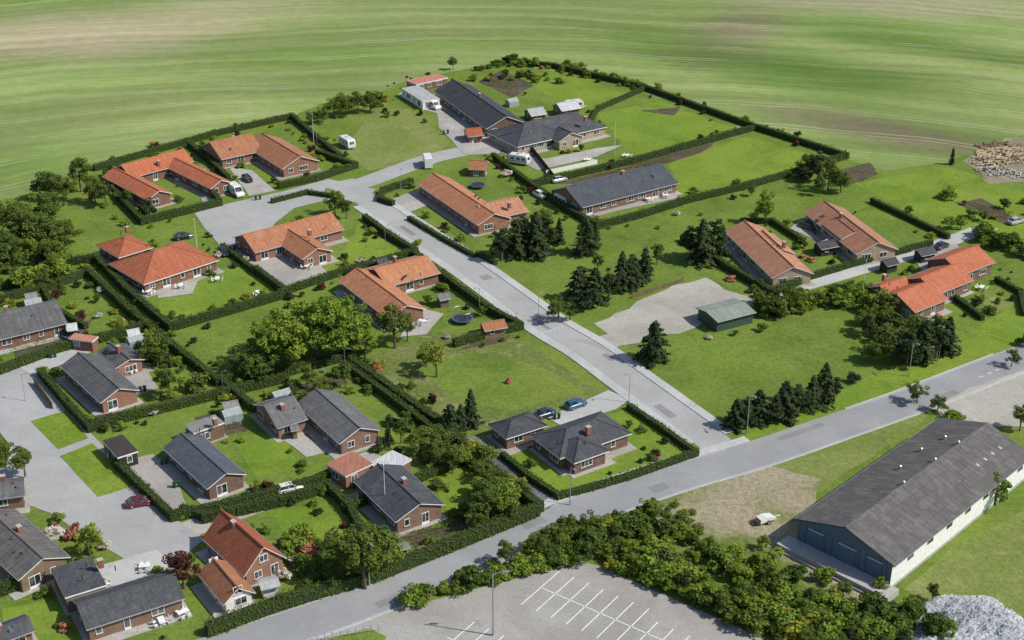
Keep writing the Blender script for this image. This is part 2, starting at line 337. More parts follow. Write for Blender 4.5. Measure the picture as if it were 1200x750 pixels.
# ---- roads
main=smooth([G(*q) for q in [(862,541),(825,509),(786,480),(738,445),(690,410),(645,383),(600,350),(550,314),(500,281),(450,248),(424,230),(400,212)]])
low=smooth([G(*q) for q in [(150,800),(300,749),(400,715),(500,676),(600,633),(700,592),(800,558),(880,535),(980,501),(1060,473),(1120,450),(1200,419),(1320,374)]])
strip('street_road',main,3.1,-3.1,0.05,'asph_main',block=True)
strip('lower_road',low,3.9,-3.9,0.056,'asph_road',block=True)
NM=len(main)
mm=main[5:NM-9]
for s in (1,-1):
    strip('sidewalk',mm,s*3.32,s*4.9,0.16,'side',0.16,True,'kerb')
    strip('kerb',mm,s*3.1,s*3.32,0.17,'kerb',0.17)
strip('sidewalk',low[14:44],4.1,5.6,0.16,'side',0.16,True,'kerb')
strip('kerb',low[14:44],3.9,4.1,0.17,'kerb',0.17)
strip('kerb',low[50:66],3.9,4.1,0.17,'kerb',0.17); strip('kerb',low[6:66],-3.9,-4.1,0.15,'kerb',0.15)
up=smooth([G(*q) for q in [(395,222),(430,213),(470,198),(505,186),(540,178),(575,172)]])
strip('street_road',up,3.3,-3.3,0.052,'asph_main',block=True)
patch('street_road',[(228,250),(262,240),(330,225),(385,210),(440,222),(425,240),(395,232),(345,244),(322,262),(308,283),(282,300),(258,288),(240,268)],'asph_main',0.058,0,True)
patch('street_road',[(-60,440),(0,432),(40,425),(62,455),(90,490),(118,520),(165,575),(215,615),(240,632),(215,652),(150,658),(95,625),(60,602),(0,580),(-60,575)],'asph_main',0.05,0,True)
patch('lawn',[(36,494),(78,482),(104,514),(68,527)],'lawn_bright',0.09,0.1); patch('lawn',[(70,535),(108,520),(162,568),(115,583)],'lawn_bright',0.09,0.1)
patch('lawn',[(-60,500),(-5,500),(12,520),(8,548),(-60,560)],'lawn_dark',0.09,0.2)
strip('driveway_road',smooth([G(*q) for q in [(190,632),(240,614),(300,592),(350,575),(400,563),(425,558)]]),2.3,-2.3,0.062,'gravel',block=True)
patch('gravel_lot',[(672,398),(715,392),(700,378),(745,355),(790,334),(828,326),(850,340),(884,350),(880,362),(825,378),(800,392),(765,392),(745,402),(712,412)],'gravel',0.045,0.8,True)
strip('gravel_path',smooth([G(*q) for q in [(870,355),(930,338),(1000,318),(1060,300),(1120,280),(1160,265)]]),2.2,-2.2,0.05,'side',block=True)
patch('parking_lot',[(465,714),(515,702),(560,690),(640,668),(682,658),(705,665),(780,698),(880,742),(960,790),(960,900),(300,900),(350,755)],'asph_lot',0.045,0,True)
patch('lawn',[(350,757),(430,738),(455,745),(440,790),(330,800)],'lawn',0.07,0.3)
patch('yard_apron',[(1085,475),(1125,462),(1165,445),(1215,428),(1260,440),(1240,500),(1150,500),(1105,490)],'gravel',0.04,0.5,True)
for px,m in [([(268,196),(296,200),(322,224),(292,230)],'terr'),([(510,125),(548,148),(592,166),(585,180),(545,182),(515,150)],'terr'),([(585,178),(640,186),(700,174),(730,170),(700,184),(630,200)],'terr'),
  ([(662,246),(690,255),(795,232),(780,222)],'terr'),([(455,235),(490,222),(503,240),(472,252)],'terr'),([(285,300),(330,300),(372,308),(385,322),(330,338),(300,322)],'terr'),
  ([(640,490),(712,458),(738,468),(722,480),(660,500)],'side'),([(485,360),(520,368),(500,392),(470,395)],'terr'),([(150,540),(180,532),(205,560),(222,600),(195,610),(165,580)],'asph_lot'),
  ([(385,545),(430,530),(480,545),(440,570),(400,566)],'terr'),([(110,665),(185,645),(205,668),(120,690)],'side'),([(130,440),(170,430),(185,455),(160,465)],'terr'),([(20,430),(60,415),(95,405),(110,412),(40,440)],'side'),
  ([(940,258),(975,270),(965,285),(925,268)],'gravel'),([(1070,300),(1120,285),(1130,300),(1080,318)],'terr'),([(180,330),(235,325),(225,345),(185,350)],'terr'),([(475,105),(510,118),(520,135),(500,130),(465,112)],'gravel'),
  ([(325,512),(350,505),(385,530),(360,536)],'terr'),([(225,200),(252,228),(262,240),(240,245)],'terr')]:
    patch('driveway',px,m,0.066,0.15,True)
patch('stone_path',[(540,515),(562,512),(656,588),(640,598)],'stone',0.07,0.3,True)
# asphalt repairs
def on(Pl,i,off,L,W,mat,z,name):
    n=normals(Pl)[i]; d=Vector((n.y,-n.x,0)); c=Pl[i]+n*off; c=Vector((c.x,c.y,0)); flat(name,[c-d*L/2-n*W/2,c+d*L/2-n*W/2,c+d*L/2+n*W/2,c-d*L/2+n*W/2],mat,z)
for i,o_,L_,W_ in [(12,1.2,5,1.6),(22,-1.5,3,1.2),(31,0.8,7,1.0),(40,-0.5,2.4,2.2),(50,1,6,1.2)]: on(main,i,o_,L_,W_,'asph_patch',0.062,'asphalt_repair')
for i,o_,L_,W_ in [(16,-1.8,9,1.5),(26,1.6,4,1.6),(34,-1,3,2),(46,2,10,1.2),(58,-2,5,1.5)]: on(low,i,o_,L_,W_,'asph_patch',0.066,'asphalt_repair')
mb=MB()
o=G(668,704); e1=(G(780,752)-G(660,700)).normalized(); e2=Vector((-e1.y,e1.x,0))
def wline(a,b,wd=0.17):
    d=(b-a).normalized(); n=Vector((-d.y,d.x,0))*wd/2; up_=Vector((0,0,0.11)); mb.poly([a-n+up_,b-n+up_,b+n+up_,a+n+up_],'mark')
wline(o+e1*-5,o+e1*18)
for i in range(-2,8): wline(o+e1*(i*2.5)+e2*-4.8,o+e1*(i*2.5)+e2*(4.8 if i<5 else 3))
o2=o-e2*16.5-e1*3
wline(o2+e1*-6,o2+e1*20)
for i in range(-2,9): wline(o2+e1*(i*2.5)+e2*-4.8,o2+e1*(i*2.5)+e2*4.8)
mb.build('parking_markings')
mb=MB()
for (u,v) in [(1148,443),(1158,439),(1167,435)]:
    p=G(u,v); mb.poly([p+Vector((0,0,0.07)),p+Vector((0.9,0.45,0.07)),p+Vector((0.7,0.8,0.07)),p+Vector((-0.2,0.3,0.07))],'markw')
c=G(646,386); d=(G(690,410)-G(600,350)).normalized(); n=Vector((-d.y,d.x,0))
for i in range(6):
    p=c+n*(-2.7+i*0.97)+Vector((0,0,0.064)); mb.poly([p,p+n*0.55,p+n*0.28+d*1.1],'markw')
for off in (3.6,-3.6):
    nn=normals(low)
    for i in range(4,len(low)-1):
        a=low[i]+nn[i]*off; b=low[i+1]+nn[i+1]*off; k=nn[i]*0.06; z=Vector((0,0,0.072))
        if off>0 and 40<i<50: continue
        mb.poly([a-k+z,b-k+z,b+k+z,a+k+z],'markw')
mb.build('road_markings')
# ------------------------------------------------------------------ houses
RECTS=[]
def inrect(x,y,m=0.8):
    for (cx,cy,dx,dy,L,W) in RECTS:
        a=(x-cx)*dx+(y-cy)*dy; b=-(x-cx)*dy+(y-cy)*dx
        if abs(a)<L/2+m and abs(b)<W/2+m: return True
    return False
def inpoly(x,y,P):
    c=False; j=len(P)-1
    for i in range(len(P)):
        xi,yi=P[i]; xj,yj=P[j]
        if (yi>y)!=(yj>y) and x<(xj-xi)*(y-yi)/(yj-yi)+xi: c=not c
        j=i
    return c
def free(x,y,m=0.8):
    if inrect(x,y,m): return False
    return not any(inpoly(x,y,P) for P in BLOCK)
UPZ=Vector((0,0,1))
def window(mb,p,d,nrm,wd,ht,door=False,frame='white'):
    mb.box(p+nrm*0.005,d*wd,nrm*0.07,UPZ*ht,frame)
    npan=1 if wd<1.3 else (2 if wd<2.2 else 3); g=0.09; pw=(wd-g*(npan+1))/npan
    for i in range(npan):
        q=p+d*(g+i*(pw+g))+UPZ*(g if not door else 0.5)+nrm*0.085
        mb.poly([q,q+d*pw,q+d*pw+UPZ*(ht-(g if not door else 0.5)-g),q+UPZ*(ht-(g if not door else 0.5)-g)],'glass')
    if not door: mb.box(p-d*0.05-UPZ*0.07+nrm*0.005,d*(wd+0.1),nrm*0.16,UPZ*0.06,'conc')
def house(name,wings,roof='r_orange',wall='w_red',h=2.6,pitch=24,hip=False,chim=1,pave=True,windows=True,fascia='white',seed=0):
    rr=random.Random(seed*13+len(wings)*7+int(wings[0][0][0])); ang0=None; org=None
    B={k:MB() for k in ('walls','roof','windows','terrace','chimney')}
    for wi,wg in enumerate(wings):
        A,Bp,C=wg[:3]; o=dict(h=h,pitch=pitch,hip=hip,roof=roof,wall=wall,flat=False,windows=windows)
        if len(wg)>3: o.update(wg[3])
        hh=o['h']; a,b,c=G(*A,hh),G(*Bp,hh),G(*C,hh); d=(b-a); d.z=0; L=d.length; d.normalize(); n=Vector((-d.y,d.x,0)); wv=(c-b).dot(n); W=abs(wv)
        ctr=(a+b)/2+n*wv/2
        ang=math.atan2(d.y,d.x)
        if ang0 is None: ang0=ang; org=Vector((ctr.x,ctr.y,0))
        else: k=round((ang-ang0)/(math.pi/2)); ang=ang0+k*math.pi/2
        d=Vector((math.cos(ang),math.sin(ang),0)); n=Vector((-d.y,d.x,0)); ctr=Vector((ctr.x,ctr.y,0))
        RECTS.append((ctr.x,ctr.y,d.x,d.y,L,W)); c0=ctr-org
        ov=0.5 if not o['flat'] else 0.15
        l=L/2-ov; ww=W/2-ov; tp=math.tan(math.radians(o['pitch'])); dz=wi*0.031
        hh=hh+dz
        def P(x,y,z): return c0+d*x+n*y+UPZ*z
        wm=o['wall']; rm=o['roof']; W_=B['walls']; R_=B['roof']
        for (x0,y0,x1,y1) in ((-l,-ww,l,-ww),(l,-ww,l,ww),(l,ww,-l,ww),(-l,ww,-l,-ww)):
            W_.poly([P(x0,y0,0),P(x1,y1,0),P(x1,y1,hh),P(x0,y0,hh)],wm)
        if o['flat']:
            R_.box(P(-L/2,-W/2,hh),d*L,n*W,UPZ*0.28,fascia,rm)
        elif o['hip']:
            ze=hh-ov*tp+0.12; s=min(L,W)/2; rz=ze+s*tp
            e=[P(-L/2,-W/2,ze),P(L/2,-W/2,ze),P(L/2,W/2,ze),P(-L/2,W/2,ze)]
            if L>=W: r0,r1=P(-L/2+s,0,rz),P(L/2-s,0,rz); R_.poly([e[0],e[1],r1,r0],rm);R_.poly([e[1],e[2],r1],rm);R_.poly([e[2],e[3],r0,r1],rm);R_.poly([e[3],e[0],r0],rm)
            else: r0,r1=P(0,-W/2+s,rz),P(0,W/2-s,rz); R_.poly([e[0],e[1],r0],rm);R_.poly([e[1],e[2],r1,r0],rm);R_.poly([e[2],e[3],r1],rm);R_.poly([e[3],e[0],r0,r1],rm)
            R_.box(P(-L/2,-W/2,ze-0.2),d*L,n*W,UPZ*0.195,fascia)
            R_.cyl(r0,r1,0.13,0.13,6,rm)
            for q,rv in zip(e,(r0,r1,r1,r0) if L>=W else (r0,r0,r1,r1)): R_.cyl(q+UPZ*0.02,rv+UPZ*0.02,0.1,0.1,5,rm)
        else:
            rz=hh+(W/2-ov)*tp+0.12; ze=hh-ov*tp+0.12; e0=L/2-0.12
            for sgn in (-1,1):
                q=[P(-e0,sgn*W/2,ze),P(e0,sgn*W/2,ze),P(e0,0,rz),P(-e0,0,rz)]
                R_.poly(q if sgn<0 else q[::-1],rm); lo=[p-UPZ*0.16 for p in q]; R_.poly(lo[::-1],fascia)
                for i in range(4):
                    if i==2: continue
                    j=(i+1)%4; R_.poly([lo[i],lo[j],q[j],q[i]],fascia)
                R_.cyl(P(-e0,sgn*(W/2+0.06),ze-0.06),P(e0,sgn*(W/2+0.06),ze-0.06),0.07,0.07,6,'metal')
            R_.cyl(P(-e0-0.03,0,rz+0.01),P(e0+0.03,0,rz+0.01),0.15,0.15,6,rm)
            for sx in (-1,1): W_.poly([P(sx*l,-ww,hh),P(sx*l,ww,hh),P(sx*l,0,hh+ww*tp)],o.get('gable',wm))
        if o['windows']:
            V_=B['windows']
            for (p0,dd,nn,LL) in ((P(-l,-ww,0),d,-n,2*l),(P(l,ww,0),-d,n,2*l),(P(l,-ww,0),n,d,2*ww),(P(-l,ww,0),-n,-d,2*ww)):
                x=rr.uniform(0.7,1.4)
                while x<LL-1.6:
                    wd=rr.choice([0.9,1.3,1.8,2.3])
                    if x+wd>LL-0.5: break
                    if rr.random()<0.2: window(V_,p0+dd*x+UPZ*0.05,dd,nn,min(wd,1.8),2.1,True)
                    else: window(V_,p0+dd*x+UPZ*0.95,dd,nn,wd,1.2)
                    x+=wd+rr.uniform(1.2,3.0)
            if o['pitch']>35:
                for sx in (-1,1):
                    dd=n if sx>0 else -n
                    window(V_,P(sx*l,0,hh+0.5)-dd*0.7,dd,d*sx,1.4,1.2)
        if pave and wi<2: B['terrace'].box(P(-L/2-0.3,-W/2-(1.2 if wi==0 else 0.3),0.0),d*(L+0.6),n*(W+1.5),UPZ*(0.115+0.004*wi),'terr')
        if wi==0: keep=(P,l,ww,tp,hh,L,W,d,n)
    P,l,ww,tp,hh,L,W,d,n=keep
    for i in range(chim):
        x=rr.uniform(-0.5,0.5)*l; y=rr.choice([-0.6,0.6]); z=hh+(ww-abs(y))*tp-0.3
        B['chimney'].box(P(x,y,z),d*0.75,n*0.6,UPZ*1.3,'brickred'); B['chimney'].box(P(x-0.06,y-0.06,z+1.3),d*0.87,n*0.72,UPZ*0.1,'conc')
        if pitch<40:
            for t in range(3):
                x=rr.uniform(-0.8,0.8)*l; y=rr.choice([-1,1])*rr.uniform(0.2,0.7)*ww; z=hh+(ww-abs(y))*tp
                B['chimney'].cyl(P(x,y,z-0.2),P(x,y,z+0.6),0.09,0.09,6,'dkmetal')
            for t in range(rr.choice([0,1,2])):
                x=rr.uniform(-0.7,0.7)*l; sg=-1; y=sg*0.5*ww; z=hh+(ww-abs(y))*tp+0.17; kk=0.5*tp
                if not hip: B['chimney'].poly([P(x,y-0.5,z-kk),P(x+0.8,y-0.5,z-kk),P(x+0.8,y+0.5,z+kk),P(x,y+0.5,z+kk)],'glass')
    top=empty(name,org)
    for k,b in B.items():
        if b.v: b.build(k,top)
    return top,keep
ho=house
OR,PA,RD,DK,BL,GY='r_orange','r_pale','r_red','r_dark','r_blue','r_grey'
ho('brick_house',[((192,194),(247,221),(270,212)),((128,203),(161,236),(192,228)),((150,208),(228,190),(212,178))],RD,'w_red')
ho('brick_house',[((286,170),(331,198),(371,186)),((268,187),(312,173),(296,154))],OR,'w_red')
ho('brick_house',[((168,333),(257,304),(222,279),dict(hip=True)),((137,302),(179,290),(160,273),dict(hip=True))],RD,'w_red')
ho('brick_house',[((298,296),(404,268),(384,249)),((318,277),(352,304),(388,294))],OR,'w_red')
ho('brick_house',[((396,328),(455,374),(500,362)),((452,336),(517,320),(482,301),dict(pitch=20))],OR,'w_red')
ho('brick_house',[((488,215),(560,264),(598,254)),((572,258),(621,247),(600,230),dict(pitch=20,roof=PA))],OR,'w_red')
ho('brick_house',[((508,106),(570,151),(609,138))],DK,'w_brown')
ho('brick_house',[((606,172),(712,148),(686,129),dict(hip=True)),((582,160),(606,172),(660,155),dict(hip=True)),((640,158),(652,166),(680,158))],DK,'w_yellow')
ho('brick_house',[((682,243),(796,214),(772,191))],BL,'w_brown')
ho('brick_house',[((848,270),(905,326),(944,311)),((878,277),(902,300),(925,290),dict(h=3.0))],PA,'w_yellow',chim=1)
ho('brick_house',[((941,248),(1004,298),(1043,284)),((965,262),(985,280),(1010,272),dict(h=3.0))],PA,'w_yellow',chim=1)
ho('row_house',[((1072,366),(1112,350),(1088,322)),((1098,345),(1142,328),(1120,303),dict(h=2.9)),((1125,322),(1168,308),(1142,285),dict(h=3.0)),((1040,348),(1075,338),(1062,322),dict(h=2.4))],RD,'w_brown',chim=1)
ho('brick_house',[((656,537),(741,507),(704,481),dict(hip=True)),((641,520),(675,543),(714,526),dict(hip=True))],DK,'w_brown',h=2.7)
ho('brick_garage',[((593,514),(642,498),(620,481),dict(hip=True))],DK,'w_brown',chim=0)
ho('brick_house',[((346,472),(398,520),(443,500)),((325,502),(362,490),(338,461))],GY,'w_brown')
ho('brick_house',[((190,524),(243,573),(291,557)),((222,508),(262,500),(250,490),dict(flat=True,roof='r_flat'))],'r_blue','w_brown')
ho('brick_house',[((414,563),(464,612),(523,592))],'r_dark','w_brown',pitch=22)
ho('brick_house',[((70,428),(118,472),(164,457)),((108,418),(150,430),(138,405),dict(pitch=18))],GY,'w_red')
ho('brick_house',[((-30,405),(80,378),(66,350))],GY,'w_red')
ho('brick_house',[((-42,620),(22,680),(80,650))],'r_brown','w_wood',h=2.8)
hs,kp=ho('brick_house',[((100,738),(218,700),(196,667)),((72,702),(122,690),(96,658),dict(flat=True,roof='r_dark',windows=False))],DK,'w_brown')
ho('brick_house',[((236,628),(286,674),(340,655))],RD,'w_red',h=2.8,pitch=45)
ho('white_cottage',[((231,670),(262,708),(301,695))],OR,'w_white',h=2.4,pitch=38,chim=0)
ho('garden_shed',[((305,692),(330,686),(322,674))],'r_white','w_white',h=2.1,pitch=15,chim=0,pave=False)
ho('brick_house',[((-30,765),(42,738),(20,722))],DK,'w_red')
ho('brick_house',[((-40,590),(30,580),(15,560))],GY,'w_brown')
ho('garage',[((382,545),(405,560),(442,548),dict(flat=True)),],'r_redflat','w_red',h=2.4,chim=0,pave=False)
ho('carport',[((432,545),(455,556),(490,543),dict(flat=True)),],'r_white','w_wood',h=2.3,chim=0,pave=False)
ho('carport',[((120,518),(138,538),(160,528),dict(flat=True))],'w_dark','w_dark',h=2.3,chim=0,pave=False)
ho('carport',[((470,104),(495,120),(510,113),dict(flat=True))],'r_white','w_white',h=2.3,chim=0,pave=False)
ho('carport',[((488,100),(525,92),(518,86),dict(flat=True))],'r_redflat','w_wood',h=2.3,chim=0,pave=False)
for wg,rf,wl in [(((548,198),(570,199),(566,189)),OR,'w_wood'),(((567,388),(596,383),(590,373)),OR,'w_wood'),(((548,160),(568,158),(562,150)),RD,'w_red'),(((622,136),(642,133),(636,126)),'r_white','w_wood'),
    (((658,130),(682,126),(676,118)),'r_white','w_wood'),(((78,388),(92,386),(88,378)),'r_white','w_wood'),(((80,398),(108,402),(104,394),dict(flat=True)),'r_redflat','w_red'),(((262,480),(282,476),(276,468)),'r_flat','w_white'),
    (((1080,300),(1100,296),(1094,288)),'r_dark','w_dark'),(((962,292),(984,288),(976,280)),'r_dark','w_dark'),(((1040,312),(1056,308),(1050,300)),'r_dark','w_dark'),(((515,352),(530,349),(525,342)),'r_flat','w_wood'),
    (((445,310),(458,306),(454,300)),'r_dark','w_wood'),(((30,352),(46,349),(42,342)),'r_flat','w_wood'),(((150,395),(166,392),(162,384)),'r_white','w_white'),(((340,505),(352,503),(349,496)),'r_flat','w_wood'),(((468,645),(482,641),(477,634)),'r_flat','w_wood')]:
    ho('garden_shed',[wg],rf,wl,h=2.1,chim=0,pave=False)
ho('green_shed',[((840,378),(887,366),(866,348))],'r_green','w_green',h=2.5,pitch=9,chim=0,windows=False,fascia='w_green',pave=False)
# ---- warehouse
wt,kp=ho('warehouse',[((1212,533),(1048,664),(928,610),dict(h=4.6,windows=False))],'r_ware','w_ware',pitch=17,chim=0,pave=False,h=4.6,fascia='dkmetal')
P,l,ww,tp,hh,L,W,d,n=kp
mb=MB(); e=0.04
mb.box(P(l,-ww,0),d*0.05,n*2*ww,UPZ*4.55,'w_blue')
mb.poly([P(l+e,-ww,4.55),P(l+e,ww,4.55),P(l+e,0,4.6+ww*tp)],'w_blue')
for y0,y1 in ((-ww*0.75,-ww*0.45),(-ww*0.1,ww*0.25),(ww*0.5,ww*0.8)):
    mb.box(P(l+0.055,y0,0.6),d*0.06,n*(y1-y0),UPZ*3.2,'w_blue'); mb.box(P(l+0.12,y0-0.1,3.8),d*0.05,n*(y1-y0+0.2),UPZ*0.12,'white')
for i in range(14): mb.box(P(l+0.052,-ww+ww*2*i/14+0.3,0.2),d*0.03,n*0.06,UPZ*4.2,'dkmetal')
for sy in (-1,1):
    x=-l+2
    while x<l-4:
        mb.box(P(x,sy*(ww+0.01),2.9)-n*(0.0 if sy>0 else 0.05),d*1.6,n*0.05,UPZ*0.7,'glass'); x+=5.5
    mb.box(P(-l,sy*(ww+0.005)-(0.03 if sy<0 else 0),0),d*2*l,n*0.03,UPZ*0.5,'conc')
mb.build('cladding',wt)
mb=MB(); mb.box(P(l+0.06,-ww-1.5,0),d*3.0,n*(2*ww+3),UPZ*1.0,'conc'); mb.box(P(l+3.1,-ww-1.0,0),d*0.4,n*(2*ww+2),UPZ*0.35,'conc'); mb.build('loading_platform',wt)
mb=MB()
for x,y in ((-l*0.55,0),(-l*0.2,0),(l*0.25,0),(-l*0.62,-3),(-l*0.35,-4),(0,-3.5)):
    z=hh+(ww-abs(y))*tp; mb.cyl(P(x,y,z-0.3),P(x,y,z+0.7),0.2,0.2,8,'metal'); mb.cyl(P(x,y,z+0.7),P(x,y,z+0.85),0.3,0.15,8,'metal')
for i in range(4):
    y=ww*0.55; x=-l*0.85+i*2.4; z=hh+(ww-abs(y))*tp+0.16; k=0.3*tp; mb.poly([P(x,y-0.3,z+k),P(x+0.5,y-0.3,z+k),P(x+0.5,y+0.3,z-k),P(x,y+0.3,z-k)],'conc')
mb.build('roof_vents',wt)
# ------------------------------------------------------------------ vegetation
def quads(P,Nn,size,asp=0.65):
    n=len(P); r=NR.normal(size=(n,3)); t=np.cross(Nn,r); t/=np.linalg.norm(t,axis=1,keepdims=True)+1e-9; b=np.cross(Nn,t); b/=np.linalg.norm(b,axis=1,keepdims=True)+1e-9
    s=(size*NR.uniform(0.6,1.4,n))[:,None]
    return np.stack([P-t*s,P-b*s*asp,P+t*s,P+b*s*asp],1).reshape(-1,3)
def leafmesh(name,mb,V,mat):
    base=len(mb.v); nf=len(V)//4
    me=bpy.data.meshes.new(name)
    F=mb.f+[tuple(range(base+4*i,base+4*i+4)) for i in range(nf)]
    me.from_pydata(mb.v+V.tolist(),[],F)
    for k in mb.mats: me.materials.append(M[k])
    me.materials.append(M[mat]); me.polygons.foreach_set("material_index",mb.m+[len(mb.mats)]*nf); me.update(); return me
def clumps(C,r,n,size,flat=0.8):
    C=np.array(C); r=np.array(r); m=len(C); D=NR.normal(size=(m,n,3)); D/=np.linalg.norm(D,axis=2,keepdims=True)
    rad=r[:,None,None]*(NR.uniform(0.25,1,(m,n,1))**0.4)*NR.uniform(0.85,1.15,(m,n,1))
    P=C[:,None,:]+D*rad*np.array([1,1,flat]); Nn=D+0.7*NR.normal(size=D.shape)+np.array([0,0,0.3]); Nn/=np.linalg.norm(Nn,axis=2,keepdims=True)
    return quads(P.reshape(-1,3),Nn.reshape(-1,3),size)
def decid(name,mat,h=8,rx=3.0,nc=30,dens=95,leaf=0.19,low=0.22):
    mb=MB(); mb.cyl((0,0,-0.1),(0.1,0.05,h*0.45),0.22,0.13,7,'bark',False); C=[];r=[]
    cz=h*(low+1)/2; rz=h*(1-low)/2; f0=R.uniform(0,6)
    for i in range(nc):
        th=R.uniform(0,2*math.pi); ph=math.acos(R.uniform(-0.75,1)); k=R.uniform(0.42,0.9); sk=1+0.22*math.sin(3*th+f0)
        p=(rx*k*math.sin(ph)*math.cos(th)*sk,rx*k*math.sin(ph)*math.sin(th)*sk,cz+rz*k*math.cos(ph)); C.append(p); r.append(R.uniform(0.18,0.36)*rx)
        if i%4==0: mb.cyl((0.05,0.02,h*R.uniform(0.18,0.4)),p,0.09,0.03,5,'bark',False)
    return leafmesh(name,mb,clumps(C,r,dens,leaf),mat)
def conifer(name,mat,h=8,rb=2.0,nb=95,leaf=0.25,expn=0.85,z0=0.05):
    mb=MB(); mb.cyl((0,0,-0.1),(0,0,h*0.97),0.2,0.03,6,'bark',False); P=[];Q=[]
    for i in range(nb):
        t=(i+R.random())/nb; z=h*(z0+(0.98-z0)*t); L=rb*(1-t)**expn*R.uniform(0.62,1.22)+0.12; th=i*2.399+R.uniform(-.4,.4)
        dx,dy=math.cos(th),math.sin(th); m=int(10+L*15)
        if i%5==0: mb.cyl((0,0,z),(dx*L*0.9,dy*L*0.9,z-0.1*L),0.05,0.015,4,'bark',False)
        for j in range(m):
            s=(R.random()**0.6); ww_=0.30*L*(1.1-s)+0.1
            P.append((dx*L*s-dy*R.uniform(-ww_,ww_),dy*L*s+dx*R.uniform(-ww_,ww_),z-0.28*L*s*s+0.12*L*s+R.uniform(-.16,.16))); Q.append((dx*0.7+R.uniform(-.6,.6),dy*0.7+R.uniform(-.6,.6),1.0+R.uniform(-.5,.5)))
    Q=np.array(Q); Q/=np.linalg.norm(Q,axis=1,keepdims=True); return leafmesh(name,mb,quads(np.array(P),Q,leaf,0.5),mat)
def bush(name,mat,h=2.6,rx=1.5,nc=13,dens=80,leaf=0.16):
    mb=MB(); C=[];r=[]
    for i in range(3): mb.cyl((0,0,-0.05),(R.uniform(-.6,.6),R.uniform(-.6,.6),h*0.6),0.06,0.02,5,'bark',False)
    for i in range(nc):
        th=R.uniform(0,2*math.pi); k=R.uniform(0.1,0.8); z=R.uniform(0.2,0.78); C.append((rx*k*math.cos(th)*(1.15-z*0.5),rx*k*math.sin(th)*(1.15-z*0.5),h*z)); r.append(R.uniform(0.26,0.46)*rx)
    return leafmesh(name,mb,clumps(C,r,dens,leaf,0.75),mat)
T={'d':[decid('broadleaf_tree_a','lf'),decid('broadleaf_tree_b','lf',rx=2.6,nc=26),decid('broadleaf_tree_c','lf',rx=3.4,nc=36,low=0.15)],
   'l':[decid('spring_tree_a','lf_light',rx=3.0,nc=34,low=0.1),decid('spring_tree_b','lf_light',rx=2.6,nc=30,low=0.08)],
   'y':[decid('yellow_tree','lf_yel',rx=2.3,nc=22,dens=60)],'r':[decid('copper_tree','lf_red',rx=3.0,nc=26,low=0.08)],
   'c':[conifer('conifer_a','lf_con'),conifer('conifer_b','lf_con',rb=2.5,nb=85,expn=0.7),conifer('conifer_c','lf_con',rb=1.8,expn=0.55)],
   'p':[decid('pine_a','lf_con',rx=2.5,nc=34,low=0.04,dens=80),conifer('pine_b','lf_con',rb=2.7,nb=95,expn=0.5),decid('pine_c','lf_con',rx=2.1,nc=28,low=0.06,dens=80)],
   'b':[bush('shrub_a','lf'),bush('shrub_b','lf',rx=1.8,h=2.2),bush('shrub_c','lf_light'),bush('shrub_d','lf_hedge',h=3,rx=1.3)],
   'bl':[bush('shrub_e','lf_light'),bush('shrub_f','lf_yel',h=2)],'bc':[bush('shrub_g','lf_con',h=2.4,rx=1.3)],'br':[bush('shrub_h','lf_red')],
   'f':[bush('shrub_i','flower',h=1.6,rx=1.0,nc=7,dens=50),bush('shrub_j','flower_p',h=1.2,rx=0.9,nc=7,dens=40)]}
NAMES={'d':'broadleaf_tree','l':'broadleaf_tree','y':'yellow_green_tree','r':'copper_beech_tree','c':'conifer_tree','p':'pine_tree','b':'garden_shrub','bl':'garden_shrub','bc':'dwarf_conifer','br':'copper_shrub','f':'flowering_shrub'}
REFH={'d':8,'l':8,'y':8,'r':8,'c':8,'p':8,'b':2.6,'bl':2.4,'bc':2.4,'br':2.6,'f':1.5}
def tree_at(p,h,k,wf=1.0,name=None):
    me=R.choice(T[k]); s=h/REFH[k]; sw=s*wf*R.uniform(0.88,1.14)
    return place(name or NAMES[k],me,(p.x,p.y,0),R.uniform(0,6.28),scale=(sw,sw*R.uniform(0.9,1.1),s*R.uniform(0.94,1.08)))
def tr(u,v,h,k,wf=1.0): return tree_at(G(u,v),h,k,wf)
